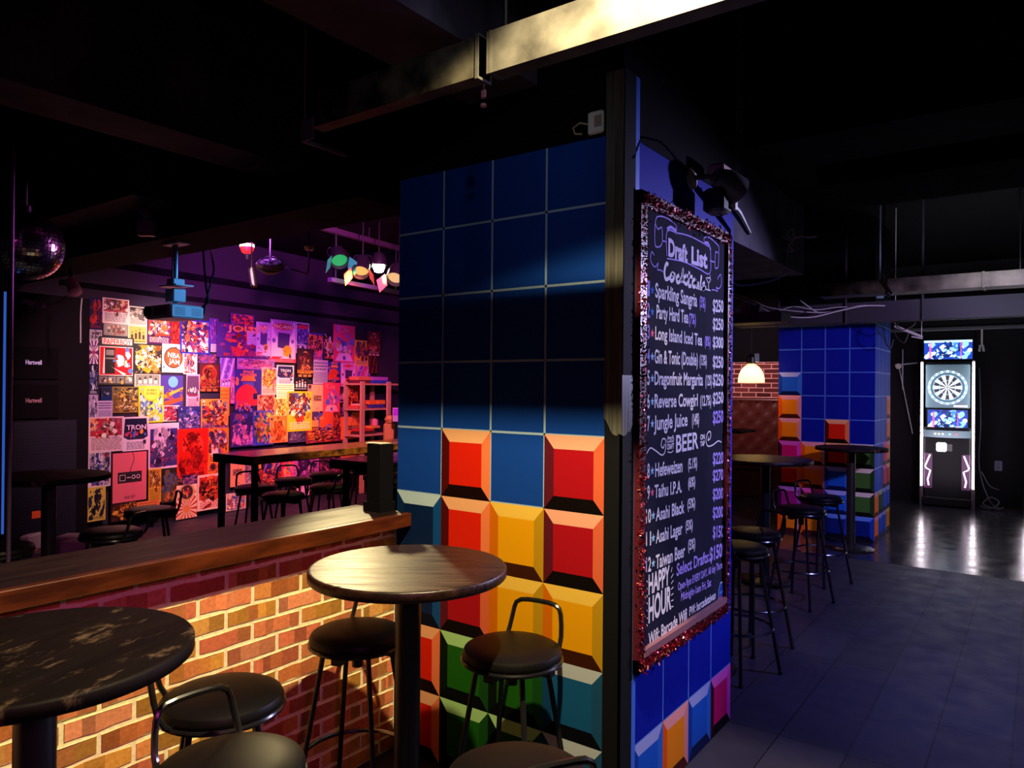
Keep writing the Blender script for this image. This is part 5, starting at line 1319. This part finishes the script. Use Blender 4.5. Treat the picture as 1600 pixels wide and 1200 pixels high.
mb = MB(); mb.box((ox_-.04, -.392, oz_-.035), (ox_+.04, -.389, oz_+.035)); mb.build('orange_tag', mat('orange_tag', '#e85a2a', .5), rk)
for k, (u0, v0, u1, v1, d, lab) in enumerate(((92, 848, 130, 866, 6.3, 'white plastic box on the floor by the far left stools'), (82, 840, 122, 849, 6.7, 'flat white tray behind the white plastic box'), (18, 866, 62, 884, 5.9, 'white moulded frame on the floor at the far left'), (30, 838, 46, 844, 6.9, 'pale small parcel on the floor before the rack'))):
    a, b_ = at(u0, v1, d=d), at(u1, v0, d=d)
    w = (b_-a); hw = math.hypot(w.x, w.y)
    z0 = .002
    mb = MB(); mb.box((0, 0, 0), (hw, .22, max(b_.z-z0, .05)), bev=.012)
    o = tag(mb.build('storage_box', mat('box_white', '#b8a8b4', .6)), lab, 'box', 'boxes on the floor at the far left')
    o.location = (a.x, a.y, z0); o.rotation_euler = (0, 0, YAW)

# ---------------------------------------------------------------- wooden shelf with games
SH = thing('wooden_shelf', onwall(0, 0, 0), 'open wooden shelf stacked with games in orange light at the right end of the posters', 'shelf', rz=ang)
s0, zt_ = atwall(565, 598, .42); s1, _ = atwall(606, 598, .42); zs = [atwall(585, v, .42)[1] for v in (678, 638, 599)]
SH.location = onwall(s0, 0, .24)
sw = s1-s0
for x in (0, sw):
    for y in (-.20, .16):
        mb = MB(); mb.box((x-.04, y-.02, 0), (x+.04, y+.02, zs[2]+.03)); mb.build('upright', M['shelf_wood'], SH)
for z_ in [.35, .80]+zs:
    mb = MB(); mb.box((-.05, -.178, z_-.03), (sw+.35 if z_ == zs[2] else sw+.05, .138, z_)); mb.build('shelf_board', M['shelf_wood'], SH)
GAMES = [(2, .02, .20, .05, '#6a2430', 'dark red flat game box at the left on the shelf top'), (2, .24, .30, .05, '#2a4ac0', 'blue flat game box on the shelf top'), (2, .02, .21, .06, '#d87a50', 'orange game box on the dark red box'), (2, .24, .27, .06, '#b060c8', 'violet game box on the blue box'),
         (1, .00, .17, .045, '#d0583a', 'red-brown flat box at the left of the middle shelf'), (1, .20, .26, .06, '#3a3488', 'indigo game box with pale lettering on the middle shelf'), (1, .18, .13, .07, '#e8792c', 'orange box standing on the indigo game box'), (1, .33, .13, .07, '#e8862c', 'second orange box right on the indigo game box'), (1, .05, .09, .03, '#f0d0a0', 'cream little box on the red-brown flat box'),
         (0, .05, .28, .045, '#3a2420', 'dark long box low on the lower shelf'), (0, .07, .22, .04, '#c8382c', 'slanted red box on the lower shelf'), (0, .24, .14, .04, '#e8a03c', 'mustard box on the slanted red box'), (0, .32, .08, .09, '#d88a90', 'pink round tin on the lower shelf')]
top = {}
for (lv, x, w, h, col, lab) in GAMES:
    x0 = -.02+x*sw/.42; w = w*sw/.44
    key = [k for k in top if k[0] == lv and not (k[2] <= x0+.02 or k[1] >= x0+w-.02)]
    z_ = max([top[k] for k in key] or [zs[lv]])+.001
    mb = MB()
    if 'tin' in lab: mb.lathe([(.0, 0), (w*.45, 0), (w*.48, .01), (w*.48, h-.01), (w*.3, h+.02), (0, h+.03)], 20, o=(w/2, 0, 0))
    else: mb.box((0, -.10, 0), (w, .10, h), bev=.004)
    if 'indigo' in lab or 'blue flat' in lab:
        for q in range(6): mb.box((w*(.12+.12*q), -.1012, h*.3), (w*(.20+.12*q), -.1005, h*.7))
    o = tag(mb.build('game_box', mat('game_carton', col, .5)), lab, 'game box', 'games on the wooden shelf')
    o.location = onwall(s0+x0, z_, .24); o.rotation_euler = (0, 0, ang)
    top[(lv, x0, x0+w)] = z_+h+.03 if 'tin' in lab else z_+h
cb = at(613, 668, d=9.6)
mb = MB(); mb.box((-.11, -.06, -.25), (.09, .06, .06), bev=.02); mb.lathe([(.0, 0), (.07, .01), (.085, .06), (.06, .10), (.02, .11)], 16, o=(-.02, 0, .05)); mb.mesh([(-.1, 0, .05), (-.06, 0, .17), (-.03, 0, .08)], [(0, 1, 2), (2, 1, 0)])
o = tag(mb.build('paper_bag', mat('yellow_paper', '#e8b84a', .6)), 'crumpled yellow paper bag right of the wooden shelf', 'bag'); o.location = cb; o.rotation_euler = (0, 0, YAW)
fr = thing('picture_frame', at(619, 648, d=9.4), 'small white framed violet picture beside the pillar edge', 'picture', rz=YAW)
mb = MB(); mb.box((-.045, -.01, -.09), (.06, .01, .09), bev=.003); mb.build('frame', M['white_plastic'], fr)
mb = MB(); mb.box((-.02, .011, -.46), (.04, .02, .02)); mb.build('stand', M['black_matte'], fr)
mb = MB(); mb.box((-.035, -.0125, -.01), (.05, -.0102, .08)); mb.build('print', mat('violet_print', '#c040e0', .5), fr)
mb = MB(); a = at(612, 668, d=9.5); mb.box((-.14, .02, 0), (.25, .4, a.z-.262))
o = tag(mb.build('side_cabinet', M['black_matte']), 'black cabinet under the yellow paper bag by the shelf', 'cabinet'); o.location = (a.x, a.y-.12, 0); o.rotation_euler = (0, 0, YAW)

# ---------------------------------------------------------------- booth and pendant lamp behind the menu board
bo = thing('leather_booth', (-4.2, 12.2, 0), 'brown tufted leather booth bench under the far brick wall', 'booth')
M['leather'] = mat('brown_leather', '#4a1c14', .38)
mb = MB(); rng = random.Random(8)
nx, nz = 44, 14
vs = []
for j in range(nz+1):
    for i in range(nx+1):
        x, z_ = -2+3.0*i/nx, .55+1.0*j/nz
        q = abs(math.sin(math.pi*(i/4+(j/4))))*abs(math.sin(math.pi*(i/4-(j/4))))
        vs.append((x, .30-.06*(q**.5)-.03, z_))
mb.mesh(vs, [(j*(nx+1)+i, j*(nx+1)+i+1, (j+1)*(nx+1)+i+1, (j+1)*(nx+1)+i) for j in range(nz) for i in range(nx)], 0, None, True)
mb.box((-2, .30, 0), (1.0, .55, 1.58)); mb.tube([(-2, .28, 1.56), (1, .28, 1.56)], .045, 12)
mb.build('tufted_back', M['leather'], bo, sharp=60)
mb = MB(); mb.box((-2, -.35, .42), (1.0, .25, .56), bev=.04); mb.build('seat_cushion', M['leather'], bo)
mb = MB(); mb.box((-2, -.30, 0), (1.0, .25, .42)); mb.build('plinth', mat('booth_plinth', '#3a2414', .5), bo)
bt = thing('booth_table', (-4.25, 11.2, 0), 'dark small table before the brown leather booth', 'table')
mb = MB(); mb.box((-.55, -.35, 1.08), (.62, .35, 1.12), bev=.008); mb.build('tabletop', M['table_black'], bt)
mb = MB(); mb.cyl((0, 0, 0), (0, 0, 1.08), .05, 14); mb.lathe([(.26, 0), (.25, .02), (.06, .04)], 28); mb.build('post', M['black_metal'], bt)
pl = at(1174, 584, d=9.0)
pn = thing('pendant_lamp', pl, 'glass dome pendant lamp glowing warm before the far brick wall', 'lamp')
mb = MB(); prof = [(.158, -.11), (.155, -.06), (.145, -.01), (.125, .04), (.09, .085), (.05, .11), (.045, .125)]
mb.lathe(prof+[(r-.004, z) for r, z in prof[::-1]], 36)
gm = mat('ribbed_glass', (.95, .85, .65), .25)
nt, N, L, b = nodes_of(gm)
tl_ = N.new('ShaderNodeBsdfTranslucent'); tl_.inputs[0].default_value = (1, .86, .6, 1)
tp_ = N.new('ShaderNodeBsdfTransparent'); mx_ = N.new('ShaderNodeMixShader'); mx_.inputs[0].default_value = .55
L.new(tp_.outputs[0], mx_.inputs[1]); L.new(tl_.outputs[0], mx_.inputs[2]); L.new(mx_.outputs[0], N['Material Output'].inputs[0])
mb.build('glass_dome', gm, pn)
mb = MB(); mb.lathe([(0, -.02), (.035, -.01), (.045, .03), (.03, .07), (.02, .09)], 20); mb.build('bulb', lamp_mat('warm_bulb', (1, .75, .36), 22), pn)
mb = MB(); mb.lathe([(.05, .12), (.06, .13), (.06, .20), (.04, .22), (.015, .24)], 20); mb.cyl((0, 0, .24), (0, 0, 3.74-pl.z), .006, 8); mb.build('socket', M['black_metal'], pn)
mb = MB(); mb.box((.04, -.03, .14), (.09, .03, .25), bev=.008); mb.build('ballast', mat('pale_green_plastic', '#7a9aa0', .5), pn)
bulb('pendant_light', (pl.x, pl.y, pl.z-.06), (1, .66, .30), 5, .03)
spot('brick_wall_light', (-4.0, 10.6, 3.0), (-4.0, 12.8, 1.9), (1, .62, .68), 230, 80, .8, .1)

# ---------------------------------------------------------------- dart machines
M['tube_white'] = lamp_mat('white_tube', (1, .88, .98), 15)
M['screen'] = mat('screen_ink', (0, 0, 0), .3, emit=(1, 1, 1), strength=1.6, ink=True)
nt, N, L, b = nodes_of(M['screen'])
for l in list(b.inputs['Base Color'].links): nt.links.remove(l)
b.inputs['Base Color'].default_value = (0, 0, 0, 1)
M['dart_ink'] = mat('dart_ink', (0, 0, 0), .4, emit=(1, 1, 1), strength=.75, ink=True)
nt, N, L, b = nodes_of(M['dart_ink'])
def screen(mb, x0, z0, x1, z1, y, seed):
    r = random.Random(seed)
    mb.face([(x0, y, z0), (x1, y, z0), (x1, y, z1), (x0, y, z1)], 0, (.01, .05, .42))
    for k in range(120):
        cx, cz = r.uniform(x0+.03, x1-.03), r.uniform(z0+.02, z1-.02)
        P = [(min(max(px, x0), x1), min(max(pz, z0), z1)) for px, pz in blob(r, cx, cz, r.uniform(.012, .06), r.uniform(.3, 1))]
        c = r.choice(((.02, .10, .7), (.05, .25, .9), (.3, .6, 1), (.7, .88, 1), (.005, .02, .15), (.005, .02, .12), (.9, .95, 1), (.01, .04, .3)))
        mb.face([(px, y-.0002*(k+1), pz) for px, pz in P], 0, c)
    for k in range(3):
        x = r.uniform(x0+.05, x1-.05); mb.face([(x, y-.03, z0+.01), (x+.012, y-.03, z0+.01), (x+.012, y-.03, z1-.03), (x, y-.03, z1-.03)], 0, (.8, .12, .35))
def dart_machine(x, y, label):
    t = thing('dart_machine', (x, y, 0), label, 'dart machine', 'electronic dart machines')
    mb = MB(); mb.box((-.30, .0, .03), (.30, .42, 1.20), bev=.01); mb.box((-.30, .10, 1.20), (.30, .42, 2.20), bev=.01); mb.box((-.32, -.06, .02), (.32, .40, .14), bev=.01)
    mb.build('cabinet', M['black_matte'], t)
    mb = MB(); mb.box((-.325, .06, 2.22), (.325, .12, 2.53), bev=.006); o = mb.build('top_monitor', M['black_gloss'], t)
    mb = MB(); screen(mb, -.315, 2.23, .315, 2.515, .058, 4); mb.build('top_screen', M['screen'], o)
    mb = MB(); mb.face([(-.315, .04, 2.48), (.315, .04, 2.48), (.315, .04, 2.515), (-.315, .04, 2.515)], 0, (.5, .75, 1)); mb.build('top_bar', M['screen'], o)
    mb = MB(); mb.box((-.29, .03, 1.49), (.29, .0999, 2.15), bev=.01); hd = mb.build('board_housing', mat('pale_teal_panel', '#5f7c86', .5, emit=(.22, .40, .48), strength=.16), t)
    cz = 1.80
    mb = MB()
    def ring(r0, r1, yy, c, n=40):
        for k in range(n):
            a, b2 = 6.2832*k/n, 6.2832*(k+1)/n
            mb.face([(r0*math.cos(a), yy, cz+r0*math.sin(a)), (r1*math.cos(a), yy, cz+r1*math.sin(a)), (r1*math.cos(b2), yy, cz+r1*math.sin(b2)), (r0*math.cos(b2), yy, cz+r0*math.sin(b2))][::-1], 0, c)
    ring(0, .262, .0285, (.26, .42, .50)); ring(.195, .222, .0280, (.05, .12, .16))
    for k in range(20):
        a, b2 = 6.2832*(k-.5)/20, 6.2832*(k+.5)/20
        for r0, r1, c in ((.03, .10, 0), (.10, .115, 1), (.115, .180, 0), (.180, .195, 1)):
            col = ((.85, .95, .95), (.015, .02, .03))[k % 2] if c == 0 else ((.35, .75, .70), (.25, .30, .42))[k % 2]
            mb.face([(r0*math.cos(a), .0275, cz+r0*math.sin(a)), (r1*math.cos(a), .0275, cz+r1*math.sin(a)), (r1*math.cos(b2), .0275, cz+r1*math.sin(b2)), (r0*math.cos(b2), .0275, cz+r0*math.sin(b2))][::-1], 0, col)
    ring(0, .03, .0272, (.3, .6, .6)); ring(0, .014, .0268, (.8, .15, .2))
    mb.build('dartboard', M['dart_ink'], hd)
    for k in range(20):
        a = 6.2832*k/20
        mb = MB(); mb.lathe([(.0165, 0), (.012, .006), (0, .007)], 12); o = mb.build('score_lamp', M['lamp_dot'], hd)
        o.rotation_euler = (math.pi/2, 0, 0); o.location = (.243*math.cos(a), .0282, cz+.243*math.sin(a))
    mb = MB(); mb.box((.08, .024, 1.505), (.26, .0295, 1.535), bev=.003); mb.build('maker_plate', mat('plate_white', '#e8d8e0', .5, emit=(1, .85, .95), strength=.5), hd)
    mb = MB(); mb.box((-.27, .035, 1.16), (.27, .0995, 1.47), bev=.006); o = mb.build('score_monitor', M['black_gloss'], t)
    mb = MB(); screen(mb, -.26, 1.175, .26, 1.46, .033, 4); mb.build('score_screen', M['screen'], o)
    mb = MB(); n = 16
    P = [(-.31+.62*k/n, -.05-.10*math.sin(math.pi*k/n)) for k in range(n+1)]
    vs = [(p, q, 1.15-.0*k) for k, (p, q) in enumerate(P)]+[(p, q, 1.05) for p, q in P]+[(p, .08, 1.15) for p, q in P]+[(p, .08, 1.05) for p, q in P]
    m_ = n+1
    mb.mesh(vs, [(k, k+1, m_+k+1, m_+k)[::-1] for k in range(n)]+[(k, 2*m_+k, 2*m_+k+1, k+1)[::-1] for k in range(n)]+[(m_+k, m_+k+1, 3*m_+k+1, 3*m_+k)[::-1] for k in range(n)])
    cp = mb.build('control_panel', mat('panel_grey_blue', '#8aa4b0', .4, emit=(.25, .38, .45), strength=.25), t)
    for k, (bx_, col) in enumerate(((-.14, (1, .95, .8)), (-.09, (1, .8, .5)), (-.04, (.9, 1, .9)), (.05, (.4, .9, .9)), (.13, (1, .2, .2)))):
        mb = MB(); mb.cyl((bx_, -.165, 1.105), (bx_, -.10, 1.105), .014, 12); mb.build('button', lamp_mat('button_glow', col, 1.4), cp)
    mb = MB(); mb.box((-.14, -.012, .83), (.0, .004, .97), bev=.02); mb.build('card_reader', lamp_mat('reader_white', (1, .98, .95), 1.5), t)
    mb = MB(); mb.box((.01, -.01, .84), (.07, .004, .95), bev=.004); mb.cyl((.03, -.014, .90), (.03, -.01, .90), .012, 10); mb.build('coin_slot', M['gray_plastic'], t)
    for s_ in (-1, 1):
        mb = MB(); mb.box((s_*.245-.055, -.006, .27), (s_*.245+.055, .004, .80), bev=.006); o = mb.build('side_plate', mat('violet_plate', '#5a3a58', .4, emit=(.35, .12, .34), strength=.12), t)
        mb = MB(); q = s_
        ribbon(mb, [(q*.22, .78), (q*.285, .60), (q*.27, .57), (q*.215, .54), (q*.25, .40), (q*.235, .31)], .024, lambda x_, z_: (x_, -.0075, z_)); mb.build('bolt_mark', lamp_mat('bolt_white', (1, .85, 1), 1.6), o)
        mb = MB(); mb.box((s_*.335-.014, -.02, .30), (s_*.335+.014, .01, 1.10), bev=.005); mb.build('light_tube', M['tube_white'], t)
        mb = MB(); mb.box((s_*.335-.014, -.02, 1.11), (s_*.335+.014, .01, 2.18), bev=.005); mb.build('light_tube', M['tube_white'], t)
        mb = MB(); mb.box((s_*.335-.022, -.03, .0), (s_*.335+.022, .06, .295), bev=.004); mb.box((s_*.335-.018, .0101, .295), (s_*.335+.018, .05, 2.2)); mb.build('tube_post', mat('brushed_post', '#8a7a84', .35, .6), t)
    for z_ in (.75, 1.65):
        l = bpy.data.lights.new('tube_glow', 'AREA'); l.shape = 'RECTANGLE'; l.size, l.size_y, l.energy, l.color = .7, .8, 2.2, (1, .85, 1)
        o = bpy.data.objects.new('tube_glow', l); COL.objects.link(o); o.location = (x, y-.22, z_); o.rotation_euler = (math.pi/2, 0, 0)
    return t
M['lamp_dot'] = lamp_mat('lamp_dot', (.85, 1, 1), 1.8)
dart_machine(-1.155, 12.75, 'glowing electronic dart machine with white tubes right of the far pillar')
dart_machine(.155, 12.75, 'second dart machine cut by the right edge, one white tube showing')
# things on the dark wall by the machines
wl = thing('wall_socket', (-.53, 13.296, .62), 'grey wall socket between the two dart machines', 'socket')
mb = MB(); mb.box((-.05, -.012, -.075), (.05, 0, .075), bev=.004); mb.build('plate', mat('socket_grey', '#6a6a88', .5), wl)
mb = MB(); mb.box((-.02, -.015, .01), (.02, -.012, .05)); mb.box((-.02, -.015, -.05), (.02, -.012, -.01)); mb.build('outlet', M['gray_plastic'], wl)
cable('cable', [(-.76, 12.95, 2.1), (-.74, 12.95, 1.3), (-.76, 12.95, .7), (-.70, 12.9, .35), (-.6, 12.9, .1), (-.5, 12.9, .03)], .008, M['cable_dim'], 'dim cable down the right side of the glowing dart machine')
cable('cable', [(-.72, 12.9, .55), (-.62, 12.9, .35), (-.5, 12.9, .3)], .006, M['cable_dim'], 'short dim cable curling toward the wall socket')
cable('cable', [(-.74, 12.9, .04), (-.60, 12.8, .03), (-.5, 12.85, .12), (-.6, 12.9, .18), (-.7, 12.85, .08), (-.52, 12.8, .03), (-.45, 12.85, .05)], .009, M['cable_dim'], 'dim heap of cable on the floor by the glowing dart machine')
cam_ = thing('wall_bracket', (-1.93, 13.25, 2.16), 'pale wall bracket with a round joint and two thin rods left of the dart machine', 'bracket')
mb = MB(); mb.cyl((.0, -.03, 0), (.32, -.03, .03), .012, 8); mb.cyl((.11, -.03, -.4), (.11, -.03, .25), .009, 8); mb.cyl((.06, -.05, -.03), (.26, -.05, -1.1), .008, 8); mb.build('rod', mat('rod_white', '#b8bcc8', .4), cam_)
mb = MB(); mb.lathe([(.035, 0), (.045, .01), (.03, .02), (.015, .022)], 20); o = mb.build('round_joint', M['white_plastic'], cam_); o.rotation_euler = (math.pi/2, 0, 0); o.location = (.05, -.03, -.02)
mb = MB(); mb.cyl((-.70, 12.4, 2.65), (-.70, 12.4, 2.40), .012, 8); mb.cyl((-.72, 12.4, 2.41), (-.73, 12.39, 2.32), .014, 8); mb.cyl((-.69, 12.4, 2.41), (-.675, 12.39, 2.32), .014, 8)
tag(mb.build('cable_plug', M['white_plastic']), 'pair of pale plugs hanging above the dart machines', 'plug')
mb = MB(); mb.box((-.05, -.05, -.06), (.05, .05, .06), bev=.006); mb.cyl((.04, 0, .0), (.12, 0, -.01), .045, 14)
o = tag(mb.build('small_spotlight', mat('pink_metal', '#a87898', .45)), 'small pink-lit spotlight on the ledge beside the menu board top', 'spotlight'); o.location = at(1168, 484, d=6.72)
mb = MB(); a = at(1146, 500, d=6.6); mb.box((a.x-.5, a.y, a.z-.03), (a.x+.42, a.y+.3, a.z+.06))
tag(mb.build('ceiling_panel', mat('plum_panel', '#4a2a4a', .6)), 'plum coloured hanging panel under the small pink spotlight', 'panel')
